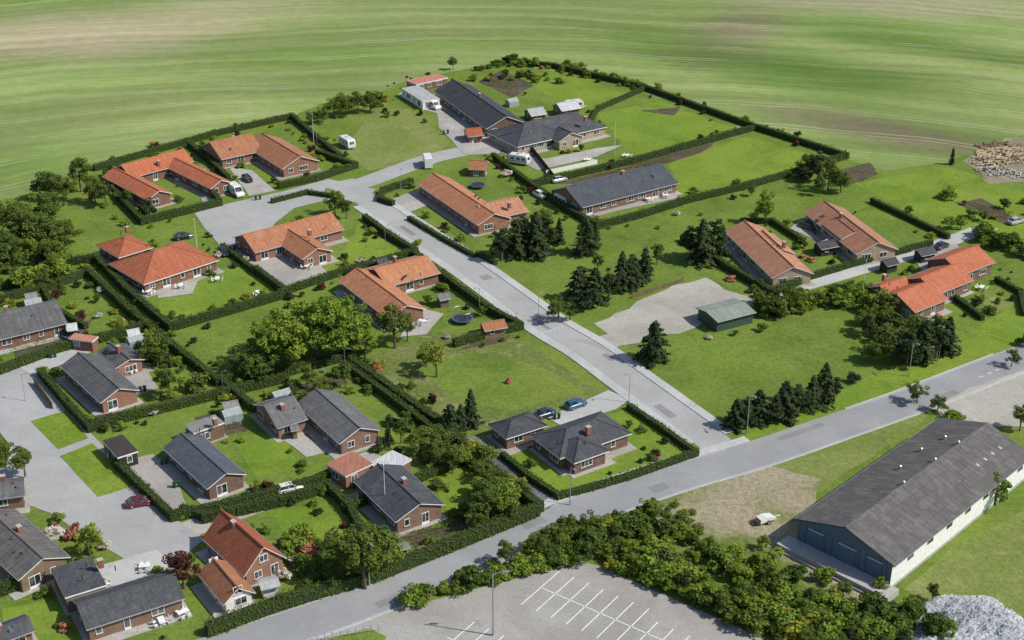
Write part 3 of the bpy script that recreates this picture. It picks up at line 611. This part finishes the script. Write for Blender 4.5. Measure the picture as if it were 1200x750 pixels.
for q in [(588,306,8.5,'p',1.2),(606,300,8.5,'p',1.1),(628,300,10,'c',1.3),(643,294,8.5,'p',1.2),(655,286,6,'c',1.2),(686,298,8.5,'p',1.25),(698,290,6,'c'),(632,285,8,'d'),(616,292,9,'p'),
 (808,303,8.5,'p',1.2),(822,308,9.5,'c',1.3),(835,303,9,'p',1.3),(845,298,7,'c',1.1),(766,424,9.0,'c',1.35),
 (655,378,5.5,'d',1.2),(668,376,5,'p',1.3),(680,352,8,'p',1.2),(697,354,8,'c',1.3),(713,352,7.5,'p'),(728,340,8.5,'c',1.2),(740,338,7.5,'p',1.2),(755,330,7.5,'c',1.3),(690,362,5,'bc',1.3),
 (862,502,6,'c',1.3),(873,498,6.0,'p',1.3),(888,496,7,'c',1.3),(903,496,6,'p',1.3),(918,492,7.5,'c',1.3),(935,488,6.5,'p',1.3),(950,480,6.5,'c',1.3),(964,474,8,'c',1.2),(976,470,5,'p',1.3),(1000,448,2.5,'bc'),
 (1062,428,8,'p',1.3),(1080,425,8.5,'c',1.4),(1096,420,9.5,'p',1.2),(1108,414,8,'c',1.3),(1045,420,7,'d',1.2),(1068,412,8,'d',1.2),(1025,425,5,'d',1.3),
 (345,432,11.5,'l',1.15),(372,425,12,'l',1.15),(400,420,12,'l',1.1),(325,436,10,'l',1.1),(358,410,11,'l',1.2),(388,405,11,'l',1.1),(418,410,9.5,'l',1.1),(312,425,9.5,'l',1.1),(336,415,10,'l',1.2),(428,420,7,'l'),(410,400,10,'l'),
 (298,446,6.5,'d',1.3),(285,438,5.5,'d',1.3),(310,450,5,'d',1.3),(463,408,9,'d',1.1),(478,400,6,'d'),(512,442,7.5,'y',1.0),(500,430,5,'l'),(552,498,7,'c',1.2),(528,505,5.5,'p',1.1),(540,502,4.5,'c',1.1),
 (60,234,8.5,'d',1.0),(78,236,6,'d'),(95,225,9,'d',1.0),(112,238,7.5,'d'),(125,242,6,'d'),(48,232,5,'d'),
 (531,82,4.2,'d',1.2),(378,145,4.5,'d',1.2),(392,138,6,'d',1.2),(405,136,6.5,'d',1.2),(420,134,6.5,'d',1.2),(434,132,6.5,'d',1.2),(445,126,5,'d'),(366,146,4,'d',1.2),
 (393,252,7,'l',1.1),(406,256,5,'d'),(175,254,4.5,'bc',1.0),(896,262,8.5,'l',0.8),(945,205,6,'d',1.1),(958,212,7.5,'p',1.3),(970,224,8.5,'d',0.9),(985,226,6,'d',1.1),(940,213,4,'bc',1.3),(960,230,5,'d'),
 (428,690,9,'d',1.1),(405,680,8,'d',1.1),(445,678,9,'d',1.1),(420,655,7,'d'),(395,660,6,'d'),(460,665,6,'l'),(572,612,7,'d',1.1),(592,605,6,'l',1.1),(580,590,5.5,'d',1.1),(560,620,5,'d'),(600,615,4,'d'),
 (185,430,7,'d'),(200,465,6,'d'),(178,415,5,'l'),(216,690,6,'r',1.2),(106,655,6,'l'),(230,460,4,'b'),(1166,592,6.5,'l',1.0),(1074,473,4.2,'d',1.2),(1098,483,3.5,'d',1.2),(1120,494,2.6,'b',1.4),(1195,505,5,'d'),
 (905,352,4,'d',1.2),(925,365,5.5,'d',1.1),(375,470,5,'d'),(405,455,5,'d'),(360,455,4.5,'d'),(470,520,5,'d'),(490,535,5.5,'d',1.2),(510,545,5,'d'),(475,500,3.5,'d'),(455,520,4,'c'),(515,530,5,'d',1.3),(530,555,5,'d',1.2),(545,545,4,'l'),
 (880,230,3,'d'),(862,222,3,'d'),(1108,232,3,'b',1.7),(1115,193,4.5,'c',0.7),(700,318,4,'d'),(770,310,5,'d'),(150,240,4,'d'),(30,560,6,'d',1.1),(8,545,5,'d'),(1185,430,4,'d'),(1200,405,3,'b')]:
    tr(*q)
def belt(px,n,hr,kinds,spread,wf=1.2,chk=True):
    P=[G(*q) for q in px]; seg=[(P[i+1]-P[i]).length for i in range(len(P)-1)]; tot=sum(seg)
    for i in range(n):
        t=(i+R.random())/n*tot; k=0
        while k<len(seg)-1 and t>seg[k]: t-=seg[k]; k+=1
        p=P[k].lerp(P[k+1],t/seg[k])+Vector((R.gauss(0,spread),R.gauss(0,spread),0))
        if chk and not free(p.x,p.y,0.3): continue
        tree_at(p,R.uniform(*hr),R.choice(kinds),wf)
belt([(-20,265),(10,270),(45,290),(75,300)],18,(5,8.5),['d','d','l'],3.5); belt([(-20,290),(20,305),(60,312)],16,(4,7),['d','l','b','p'],3)
belt([(-20,325),(30,335),(60,318)],16,(2,4.5),['d','b','bl'],3)
belt([(480,708),(520,696),(580,681),(640,661),(685,650)],44,(1.4,3.0),['b','bl','b','b'],0.9,1.25)
belt([(600,650),(650,640),(690,635)],30,(2.6,4.8),['d','l','d'],1.8,1.25)
belt([(700,652),(760,676),(820,700),(880,722),(960,745),(1060,770)],95,(2.0,4.2),['d','l','b','l','bl','p'],1.8,1.3)
belt([(630,652),(700,632),(760,628),(830,655),(900,692),(990,717),(1080,742)],80,(1.6,3.6),['d','b','b','bl','l'],2.6,1.25)
belt([(700,625),(760,600),(810,610),(800,640)],40,(0.8,2.0),['b','bl','b','b'],3.5,1.3)
belt([(1000,740),(1060,722),(1090,737)],22,(1.5,3.2),['d','b','bl'],2.2,1.2)
belt([(885,352),(905,372),(960,356),(1020,345)],44,(2.0,4.0),['d','b','l'],1.2,1.3)
belt([(1015,350),(1035,385),(1055,415)],26,(2.5,5),['d','p','b'],2.4,1.2)
belt([(1120,270),(1160,285),(1210,305)],26,(2.2,4.2),['d','b','l'],1.6,1.2); belt([(1150,262),(1210,240)],8,(1,2.5),['b','bl'],3)
belt([(545,545),(600,560),(560,605),(620,600)],34,(2,4),['b','d','bl'],2.4)
belt([(330,680),(345,640),(380,680)],14,(1.5,4),['b','d','f'],1.6)
belt([(560,96),(620,88),(640,100)],22,(1,2.4),['b','bl','bc'],2.0); belt([(560,82),(600,74),(690,86),(755,104)],46,(1.2,2.8),['b','bl','b'],1.2)
belt([(20,640),(90,620),(110,650)],12,(1.2,3),['b','bl','f'],2)
# ------------------------------------------------------------------ hedges
def hedge(px,h=1.9,wd=1.5,mat='lf_hedge',name='hedge'):
    P=[G(*q) for q in px]; mb=MB(); PP=[];NN=[]
    for i in range(len(P)-1):
        a,b=P[i],P[i+1]; d=(b-a); L=d.length; d.normalize(); n=Vector((-d.y,d.x,0)); hw=wd*0.42
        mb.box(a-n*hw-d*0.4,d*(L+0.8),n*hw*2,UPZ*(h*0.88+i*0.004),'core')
        m=int(L*(wd+2*h)*14); s=NR.uniform(-0.5,L+0.5,m); per=NR.uniform(0,wd+2*h,m)
        wob=1+0.05*np.sin(s*0.31+i*2)+0.04*np.sin(s*0.9+i)+0.03*np.sin(s*2.7)
        side=np.where(per<h,0,np.where(per<h+wd,1,2)); off=np.where(side==0,-wd/2,np.where(side==1,per-h-wd/2,wd/2)); z=np.where(side==0,per,np.where(side==1,h,per-h-wd))*wob
        off=off*wob+NR.normal(0,0.06,m); z=z+NR.normal(0,0.06,m)
        p=np.array(a)[None]+np.array(d)[None]*s[:,None]+np.array(n)[None]*off[:,None]; p[:,2]=z; PP.append(p)
        q=np.zeros((m,3)); q+=np.array(n)[None]*np.where(side==0,-1,np.where(side==2,1,0))[:,None]; q[:,2]+=np.where(side==1,1,0.3); q+=NR.normal(0,0.4,(m,3)); NN.append(q/np.linalg.norm(q,axis=1,keepdims=True))
    return place(name,leafmesh(name,mb,quads(np.concatenate(PP),np.concatenate(NN),0.14,0.7),mat))
HED=[([(112,200),(190,177),(250,160),(342,139)],1.8),([(342,139),(372,165),(398,186)],1.8),([(222,172),(245,190),(268,212)],1.8),([(124,206),(140,235),(167,263),(258,241),(246,224)],2),
([(328,221),(370,212),(417,197),(372,182)],1.8),([(74,311),(113,307),(150,345),(200,388),(337,348),(300,320)],2.0),([(262,292),(300,322)],1.5),([(103,322),(140,357),(187,398),(256,452)],2.0),
([(-10,442),(70,412),(120,400),(172,386),(140,358)],2.0),([(-10,358),(70,336),(103,322)],1.9),([(256,452),(335,440),(412,420),(432,412)],2.0),([(412,428),(470,470),(525,508),(560,545),(632,600)],2.2),
([(590,537),(620,562),(655,585),(735,562),(815,534)],1.3),([(815,534),(775,505),(738,480)],1.3),([(246,744),(330,712),(440,680),(540,640),(628,604)],2.3),
([(110,503),(160,490),(262,465),(335,447)],2.0),([(203,610),(290,590),(378,565),(400,552)],1.7),([(136,546),(170,578),(203,610)],1.7),([(48,440),(80,478),(106,506)],1.8),
([(240,612),(330,592),(385,575),(410,600),(430,640)],2.0),([(590,73),(650,80),(755,105),(880,150),(992,186)],1.8),([(755,106),(700,130),(690,150)],1.5),
([(627,218),(740,192),(800,175),(882,153)],1.8),([(795,240),(870,222),(937,203),(990,186)],1.8),([(578,186),(620,218),(662,247),(700,268)],1.8),([(700,268),(750,255),(798,240)],1.8),
([(482,215),(449,226),(445,236),(460,241)],1.6),([(480,258),(520,282),(556,302)],1.1),([(486,302),(525,332),(572,366),(610,386),(575,394),(534,406)],1.9),
([(330,346),(400,322),(487,298)],1.7),([(487,298),(455,278),(428,258)],1.7),([(320,238),(360,228),(388,232)],1.3),([(800,283),(850,315),(903,346),(940,332)],1.8),
([(940,330),(1000,312),(1090,288)],1.5),([(1022,238),(1060,256),(1110,280)],1.5),([(870,262),(905,262),(940,285)],1.5),([(-10,700),(50,682)],2.0),([(262,452),(295,480),(345,500)],1.8),
([(345,455),(330,495)],1.8),([(405,432),(460,472),(510,510),(530,540)],1.8),([(172,386),(215,420),(256,452)],1.9),([(905,330),(950,355)],1.5),([(1168,330),(1195,345),(1200,370)],1.3),([(1120,352),(1150,375)],1.3),
([(560,300),(580,310)],1.2),([(240,610),(215,600)],1.5),([(160,388),(165,420),(200,430)],1.5),([(405,600),(500,560),(540,545)],1.6),([(0,340),(40,330),(75,312)],1.8),([(50,340),(65,365),(100,385)],1.4)]
for px,h in HED: hedge(px,h*0.94,1.05 if h<1.6 else (1.25 if h<2.1 else 1.5))
for px,h in HED:
    P_=[G(*q) for q in px]
    for i in range(len(P_)-1):
        d=P_[i+1]-P_[i]; L=d.length; d.normalize(); n=Vector((-d.y,d.x,0)); s=R.uniform(0,4)
        while s<L:
            p=P_[i]+d*s+n*R.choice([-1,1])*R.uniform(1.6,4.5); s+=R.uniform(1.8,6)
            if P_[i].y>270 and px[0][0]>620 and R.random()<0.7: continue
            if free(p.x,p.y,1.0):
                k=R.choice(['b','b','b','bl','bc','f','br'] if R.random()<0.6 else ['b','bl','bc']); tree_at(p,R.uniform(0.6,2.0),k,1.25)
for rc in list(RECTS)[:-1]:
    cx,cy,dx,dy,L,W=rc
    if L*W<60: continue
    for i in range(12):
        a=R.uniform(0,6.28); rr=R.uniform(0.55,1.0); x=cx+math.cos(a)*(L*0.5+4)*rr*1.25; y=cy+math.sin(a)*(L*0.5+4)*rr*1.25
        if free(x,y,1.0): tree_at(Vector((x,y,0)),R.uniform(0.5,2.0),R.choice(['b','bl','bc','b','f','b','br']),1.2)
# ------------------------------------------------------------------ vehicles
def paint(name,c):
    k=N(name,0.25,0.5); k.b.inputs["Coat Weight"].default_value=0.6; M[name]=k.done(k.val(k.noise(k.obj(),3),c,0.95,1.05))
for nm,c in (('blue_paint',(0.03,0.10,0.22)),('navy_paint',(0.02,0.04,0.09)),('maroon_paint',(0.12,0.015,0.02)),('car_white',(0.72,0.72,0.70)),('car_black',(0.02,0.02,0.022)),('car_silver',(0.42,0.43,0.44)),('teal_paint',(0.02,0.11,0.17))): paint(nm,c)
def wheel(mb,x,y,r=0.31,wd=0.2):
    s=1 if y>0 else -1
    mb.cyl((x,y-s*wd,r),(x,y,r),r,r,14,'black'); mb.cyl((x,y,r),(x,y+s*0.015,r),r*0.6,r*0.55,10,'metal')
def loft(mb,secs,mat):
    for a,b in zip(secs[:-1],secs[1:]):
        for i in range(len(a)): j=(i+1)%len(a); mb.poly([a[i],a[j],b[j],b[i]],mat)
    mb.poly(secs[0][::-1],mat); mb.poly(secs[-1],mat)
def car(name,u,v,ang,col,est=False):
    mb=MB(); S=[]
    for x,hw,zt,zb in ((-2.12,0.66,0.72,0.42),(-2.05,0.80,0.88,0.28),(-1.6,0.86,0.95,0.22),(-0.6,0.88,0.96,0.2),(0.6,0.88,0.95,0.2),(1.2,0.87,0.90,0.2),(1.85,0.80,0.76,0.26),(2.1,0.64,0.62,0.38)):
        S.append([(x,-hw*0.94,zb),(x,-hw,zb+0.15),(x,-hw,zt-0.14),(x,-hw*0.86,zt),(x,hw*0.86,zt),(x,hw,zt-0.14),(x,hw,zb+0.15),(x,hw*0.94,zb)])
    loft(mb,S,col)
    xr=-1.95 if est else -1.75; xr2=-1.6 if est else -1.15
    lo=[(xr,-.74,.93),(1.12,-.74,.90),(1.12,.74,.90),(xr,.74,.93)]; hi=[(xr2,-.58,1.42),(0.38,-.58,1.43),(0.38,.58,1.43),(xr2,.58,1.42)]
    for i in range(4): j=(i+1)%4; mb.poly([lo[i],lo[j],hi[j],hi[i]],'glass')
    mb.box((xr2-0.02,-.56,1.425),(0.40-xr2,0,0),(0,1.12,0),(0,0,0.035),col)
    for i in range(4): mb.cyl(lo[i],hi[i],0.05,0.04,5,col)
    for y in (-.7,.7): mb.cyl((-0.35,y*1.05,.93),(-0.35,y*.84,1.42),0.045,0.04,5,col)
    for x in (-1.3,1.32):
        for y in (-.87,.87): wheel(mb,x,y)
    for y in (-.6,.45):
        mb.box((2.0,y,0.55),(0.09,0,0),(0,0.2,0),(0,0,0.12),'white'); mb.box((-2.13,y,0.62),(0.06,0,0),(0,0.2,0),(0,0,0.14),'maroon_paint')
    mb.box((2.08,-.4,.36),(0.05,0,0),(0,.8,0),(0,0,.12),'dkmetal')
    for y in (-.95,.85): mb.box((0.75,y,.9),(0.12,0,0),(0,0.14,0),(0,0,.12),col)
    p=G(u,v); return mb.build(name,None,(p.x,p.y,0.09),math.radians(ang))
def extr(mb,prof,hw,mat,taper=0.9):
    n=len(prof); zc=max(p[1] for p in prof)
    A=[(x,-hw*(1 if z<zc-0.25 else 0.95),z) for x,z in prof]; B=[(x,hw*(1 if z<zc-0.25 else 0.95),z) for x,z in prof]
    for i in range(n): j=(i+1)%n; mb.poly([A[i],A[j],B[j],B[i]],mat)
    mb.poly(A[::-1],mat); mb.poly(B,mat)
def caravan(u,v,ang,L=5.4):
    mb=MB(); l=L/2; extr(mb,[(-l,.45),(-l-.05,1.2),(-l+.12,2.2),(-l+.45,2.5),(l-.55,2.5),(l-.15,2.25),(l+.08,1.3),(l,.45)],1.1,'car_white')
    for s in (-1,1):
        for x in (-1.8,-0.2,1.2): mb.box((x,s*1.105-0.01,1.35),(0.9,0,0),(0,0.02,0),(0,0,0.55),'glass')
        mb.box((-l+0.1,s*1.105-0.008,0.95),(L-0.3,0,0),(0,0.016,0),(0,0,0.12),'navy_paint')
        wheel(mb,-0.1,s*1.09,0.32)
    mb.poly([(l+.085,-.7,1.35),(l+.085,.7,1.35),(l-.07,.7,2.05),(l-.07,-.7,2.05)],'glass'); mb.cyl((l,0.4,.5),(l+1.2,0,.5),0.04,0.04,5,'metal'); mb.cyl((l,-0.4,.5),(l+1.2,0,.5),0.04,0.04,5,'metal'); mb.cyl((l+1.1,0,0),(l+1.1,0,.6),.05,.05,6,'metal')
    mb.box((-0.6,-.35,2.5),(0.7,0,0),(0,.7,0),(0,0,.08),'metal')
    p=G(u,v); return mb.build('caravan',None,(p.x,p.y,0.09),math.radians(ang))
def van(name,u,v,ang,L=5.2,hh=2.3,col='car_white'):
    mb=MB(); l=L/2; extr(mb,[(-l,.3),(-l,hh-.15),(-l+.2,hh),(l-1.9,hh),(l-1.5,hh-.15),(l-.95,1.2),(l-.15,.98),(l,.8),(l,.3)],0.97,col)
    mb.poly([(l-1.44,-.8,hh-.18),(l-1.44,.8,hh-.18),(l-.91,.85,1.26),(l-.91,-.85,1.26)],'glass')
    for s in (-1,1):
        mb.box((l-2.3,s*.972-.01,1.25),(0.9,0,0),(0,.02,0),(0,0,.6),'glass')
        for x in (-l+1,l-.95): wheel(mb,x,s*.98,.34)
        mb.box((l-.02,s*.7-.12,.65),(.05,0,0),(0,.24,0),(0,0,.15),'metal')
    p=G(u,v); return mb.build(name,None,(p.x,p.y,0.09),math.radians(ang))
car('parked_car',675,477,34,'teal_paint',True); car('parked_car',639,488,32,'navy_paint'); car('parked_car',164,592,20,'maroon_paint'); car('parked_car',340,576,24,'car_white',True)
car('parked_car',215,280,26,'car_black'); car('parked_car',262,298,-60,'car_black'); car('parked_car',633,231,-55,'car_white'); car('parked_car',947,268,-50,'car_black',True); car('parked_car',1103,291,40,'car_black')
car('parked_car',972,290,-40,'car_silver'); car('parked_car',655,213,30,'car_silver'); car('parked_car',290,212,-58,'car_black'); car('parked_car',556,165,-58,'maroon_paint'); car('parked_car',1190,262,30,'car_silver')
caravan(407,172,-56); caravan(608,192,-25); caravan(660,240,-56,4.6); van('delivery_van',277,228,-56,5.6,2.4); van('motorhome',501,194,100,6.0,2.9); van('delivery_van',508,127,-50,5,2.2); caravan(672,128,20)
mb=MB(); extr(mb,[(-1.5,.5),(-1.4,1.1),(-.4,1.3),(1.2,.9),(1.7,.5)],.7,'car_white')
for s in (-1,1): wheel(mb,0,s*.85,.35)
mb.cyl((1.6,0,.5),(2.8,0,.4),.05,.05,5,'metal'); mb.box((-1.9,-.5,.4),(.5,0,0),(0,1,0),(0,0,.5),'maroon_paint'); p=G(897,612); mb.build('boat_trailer',None,(p.x,p.y,.04),.5)
# ------------------------------------------------------------------ street furniture
def lampm():
    mb=MB(); mb.cyl((0,0,0),(0,0,7.6),.09,.06,8,'metal'); mb.cyl((0,0,7.55),(1.1,0,7.9),.045,.04,6,'metal'); mb.box((0.9,-.14,7.83),(.75,0,0),(0,.28,0),(0,0,.13),'metal'); mb.box((1.0,-.1,7.80),(.5,0,0),(0,.2,0),(0,0,.028),'white'); mb.cyl((0,0,0),(0,0,.9),.13,.13,8,'metal'); return mb.build('street_lamp',mesh_only=True)
LM=lampm()
for (u,v,a,s) in [(433,686,-60,1),(578,745,0,1.35),(875,509,-60,1),(737,472,210,.75),(1065,441,-60,.9),(668,592,-60,.9),(562,368,210,.75),(631,372,30,.7),(452,292,30,.7),(372,176,-90,.7),(30,470,0,.7),(262,462,0,.6),(1100,420,0,.7),(470,222,-60,.7),(405,440,0,.7)]:
    p=G(u,v); place('street_lamp',LM,(p.x,p.y,0),math.radians(a),scale=(s,s,s))
def flagm():
    mb=MB(); mb.cyl((0,0,0),(0,0,8.5),.07,.035,8,'white'); mb.cyl((0,0,8.5),(0,0,8.65),.1,.1,8,'white'); mb.cyl((0,0,0),(0,0,.5),.13,.12,8,'conc'); return mb.build('flagpole',mesh_only=True)
FM=flagm()
for (u,v) in [(720,181),(368,170),(232,300),(1010,350),(452,600)]:
    p=G(u,v); place('flagpole',FM,(p.x,p.y,0))
def tramp(u,v,r=2.1,net=True):
    mb=MB(); n=24; C=[(math.cos(i*2*math.pi/n),math.sin(i*2*math.pi/n)) for i in range(n)]
    mb.poly([(x*r*.84,y*r*.84,.85) for x,y in C],'tramp')
    for i in range(n):
        j=(i+1)%n; a,b=C[i],C[j]; mb.poly([(a[0]*r*.84,a[1]*r*.84,.87),(b[0]*r*.84,b[1]*r*.84,.87),(b[0]*r,b[1]*r,.87),(a[0]*r,a[1]*r,.87)],'bluepad'); mb.poly([(a[0]*r,a[1]*r,.75),(b[0]*r,b[1]*r,.75),(b[0]*r,b[1]*r,.87),(a[0]*r,a[1]*r,.87)],'bluepad')
        if i%4==0: mb.cyl((a[0]*r*.97,a[1]*r*.97,0),(a[0]*r*.97,a[1]*r*.97,2.5 if net else .8),.04,.04,5,'metal')
    if net:
        for i in range(n): a,b=C[i],C[(i+1)%n]; mb.cyl((a[0]*r*.97,a[1]*r*.97,2.5),(b[0]*r*.97,b[1]*r*.97,2.5),.03,.03,4,'metal')
    p=G(u,v); mb.build('trampoline',None,(p.x,p.y,0.02))
tramp(542,377); tramp(560,220,1.9,False); tramp(85,396,1.8,False)
def tableset(u,v):
    mb=MB(); mb.box((-.8,-.45,.7),(1.6,0,0),(0,.9,0),(0,0,.05),'white')
    for x in (-.7,.65):
        for y in (-.35,.32): mb.box((x,y,0),(.06,0,0),(0,.06,0),(0,0,.7),'white')
    for x,y in ((-.5,-.9),(.4,-.9),(-.5,.9),(.4,.9)):
        s=1 if y>0 else -1; mb.box((x-.22,y-.2,.42),(.45,0,0),(0,.42,0),(0,0,.05),'white'); mb.box((x-.22,y+s*.22,.42),(.45,0,0),(0,.05,0),(0,0,.5),'white')
        for a in (-.2,.17):
            for b in (-.18,.16): mb.box((x+a,y+b,0),(.04,0,0),(0,.04,0),(0,0,.42),'white')
    p=G(u,v); mb.build('garden_table_set',None,(p.x,p.y,.12),R.uniform(0,3))
for q in [(303,346),(360,315),(718,240),(760,236),(690,190),(212,338),(175,345),(450,562),(215,722),(190,732),(345,660),(155,437),(255,330),(1150,340),(495,380),(120,690),(170,668),(735,185),(780,232)]: tableset(*q)
def binm():
    mb=MB(); mb.cyl((0,0,.05),(0,0,1.0),.24,.3,8,'bin'); mb.box((-.3,-.3,1.0),(.6,0,0),(0,.6,0),(0,0,.06),'bin'); return mb.build('waste_bin',mesh_only=True)
BM=binm()
for (u,v) in [(205,572),(190,545),(415,572),(300,235),(520,158),(590,188),(395,560),(665,245),(650,492),(165,460),(245,606),(60,420),(955,275),(275,293)]:
    for k in range(2): p=G(u+k*5,v-k); place('waste_bin',BM,(p.x,p.y,0.09))
def greenhouse(u,v,a):
    mb=MB(); mb.box((-1.6,-1.2,0),(3.2,0,0),(0,2.4,0),(0,0,1.5),'ghglass')
    for s in (-1,1): mb.poly([(-1.6,s*1.2,1.5),(1.6,s*1.2,1.5),(1.6,0,2.2),(-1.6,0,2.2)],'ghglass')
    for x in (-1.6,-.53,.53,1.6):
        for s in (-1,1): mb.cyl((x,s*1.21,0),(x,s*1.21,1.5),.03,.03,4,'white'); mb.cyl((x,s*1.21,1.51),(x,0,2.22),.03,.03,4,'white')
    mb.cyl((-1.6,0,2.22),(1.6,0,2.22),.03,.03,4,'white')
    for x in (-1.6,1.6): mb.poly([(x,-1.2,1.5),(x,1.2,1.5),(x,0,2.2)],'ghglass')
    p=G(u,v); mb.build('greenhouse',None,(p.x,p.y,0),a)
M['ghglass']=plain('greenhouse_glass',(0.30,0.35,0.34),0.15,0.6)
for q in [(272,492,.5),(160,405,.6),(560,135,.5),(600,124,.6),(330,470,.6),(450,325,.6),(40,362,.5)]: greenhouse(*q)
def vegrows(u,v,ang,n,L):
    V=[];Nn=[]; c=G(u,v); d=Vector((math.cos(ang),math.sin(ang),0)); nn=Vector((-d.y,d.x,0)); mb=MB()
    for i in range(n):
        m=int(L*14); s=NR.uniform(-L/2,L/2,m); o=(i-n/2)*0.9+NR.normal(0,.12,m); p=np.array(c)[None]+np.array(d)[None]*s[:,None]+np.array(nn)[None]*o[:,None]; p[:,2]=NR.uniform(.08,.4,m); V.append(p); q=NR.normal(size=(m,3)); q[:,2]+=1.2; Nn.append(q/np.linalg.norm(q,axis=1,keepdims=True))
    place('vegetable_rows',leafmesh('vegetable_rows',mb,quads(np.concatenate(V),np.concatenate(Nn),0.11),'lf'))
for q in [(515,627,.45,7,12),(255,497,.5,6,7),(590,99,-.5,8,9),(1160,247,-.7,6,10),(740,195,.5,4,24),(365,452,.5,4,9),(50,402,.4,4,12)]: vegrows(*q)
def fence(px,h=1.7,mat='w_wood',name='wood_fence'):
    P=[G(*q) for q in px]; mb=MB()
    for i in range(len(P)-1):
        d=P[i+1]-P[i]; L=d.length; d.normalize(); n=Vector((-d.y,d.x,0)); k=int(L/1.8)+1
        for j in range(k):
            s=j*L/k; mb.box(P[i]+d*s,d*.1,n*.1,UPZ*(h+.1),mat); mb.box(P[i]+d*(s+.12)+n*.03,d*(L/k-.14),n*.04,UPZ*h,mat)
    mb.build(name)
fence([(112,498),(170,488),(250,468)],1.8); fence([(40,450),(62,480)],1.5); fence([(640,205),(700,192)],1.2,'white')
fence([(800,330),(740,350)],.9,'w_wood'); fence([(585,165),(625,180),(650,212)],1.5,'w_dark')
mb=MB()
for k in range(9):
    p=G(372+k*9,752-k*1.5); mb.cyl((p.x,p.y,0),(p.x,p.y,1.2),.05,.05,5,'metal')
a=G(372,752);b=G(444,740)
for z in (.5,1.1): mb.cyl((a.x,a.y,z),(b.x,b.y,z),.03,.03,4,'metal')
mb.build('wire_fence')
def pile(name,u,v,n,rx,ry,mat,ls=(1,2.5)):
    mb=MB(); p=G(u,v)
    for i in range(n):
        a=R.uniform(0,6.28); k=R.random()**.5; x,y=rx*k*math.cos(a),ry*k*math.sin(a); z=R.uniform(.1,.25+1.3*(1-k)); L=R.uniform(*ls); t=R.gauss(.5,.5)
        mb.cyl((x-L/2*math.cos(t),y-L/2*math.sin(t),z),(x+L/2*math.cos(t),y+L/2*math.sin(t),z+R.uniform(-.1,.2)),R.uniform(.12,.28),R.uniform(.12,.25),6,mat)
    mb.build(name,None,(p.x,p.y,0))
pile('log_pile',1185,182,160,9,6,'logs'); pile('log_pile',1160,190,70,5,4,'logs'); pile('rubble_pile',1195,205,90,8,3,'conc',(.4,1)); pile('rubble_pile',1165,200,50,5,2,'conc',(.4,1)); pile('scrap_pile',1175,172,40,7,3,'w_wood')
def mound(name,px,h,mat,seed):
    c=G(*px[0]); rx,ry=px[1]; n=56; mb=MB()
    def P(i,j):
        x=(i/(n-1)*2-1); y=(j/(n-1)*2-1); r=math.hypot(x,y)*(1+0.25*mathutils.noise.noise(Vector((math.atan2(y,x)*1.5,seed,0)))); q=mathutils.noise.fractal(Vector((x*3+seed,y*3,0)),0.7,2,5)
        z=h*max(0,1-r*r)*(0.6+0.6*q)+(0.35*abs(mathutils.noise.noise(Vector((x*19,y*19,seed)))) if r<.95 else 0)-0.06
        return Vector((x*rx,y*ry,max(z,-0.2)))
    for i in range(n-1):
        for j in range(n-1): mb.poly([P(i,j),P(i+1,j),P(i+1,j+1),P(i,j+1)],mat)
    mb.build(name,None,(c.x,c.y,0.03))
M['whitegravel']=paving('crushed_grey_stone',(0.46,0.48,0.50),(0.32,0.34,0.36),0.5,0.35,(0.14,0.14,0.15),0.8)
mound('gravel_heap',((1135,728),(8,6)),1.5,'whitegravel',3); mound('gravel_heap',((1105,750),(6,4)),1.1,'whitegravel',5); mound('gravel_heap',((1165,735),(5,4)),1.0,'whitegravel',8)
p=G(596,449); mb=MB(); mb.cyl((0,0,0),(0,0,.5),.7,.6,8,'brickred'); mb.cyl((0,0,.5),(.1,0,1.2),.45,.25,7,'brickred'); mb.build('meadow_stone',None,(p.x,p.y,0))
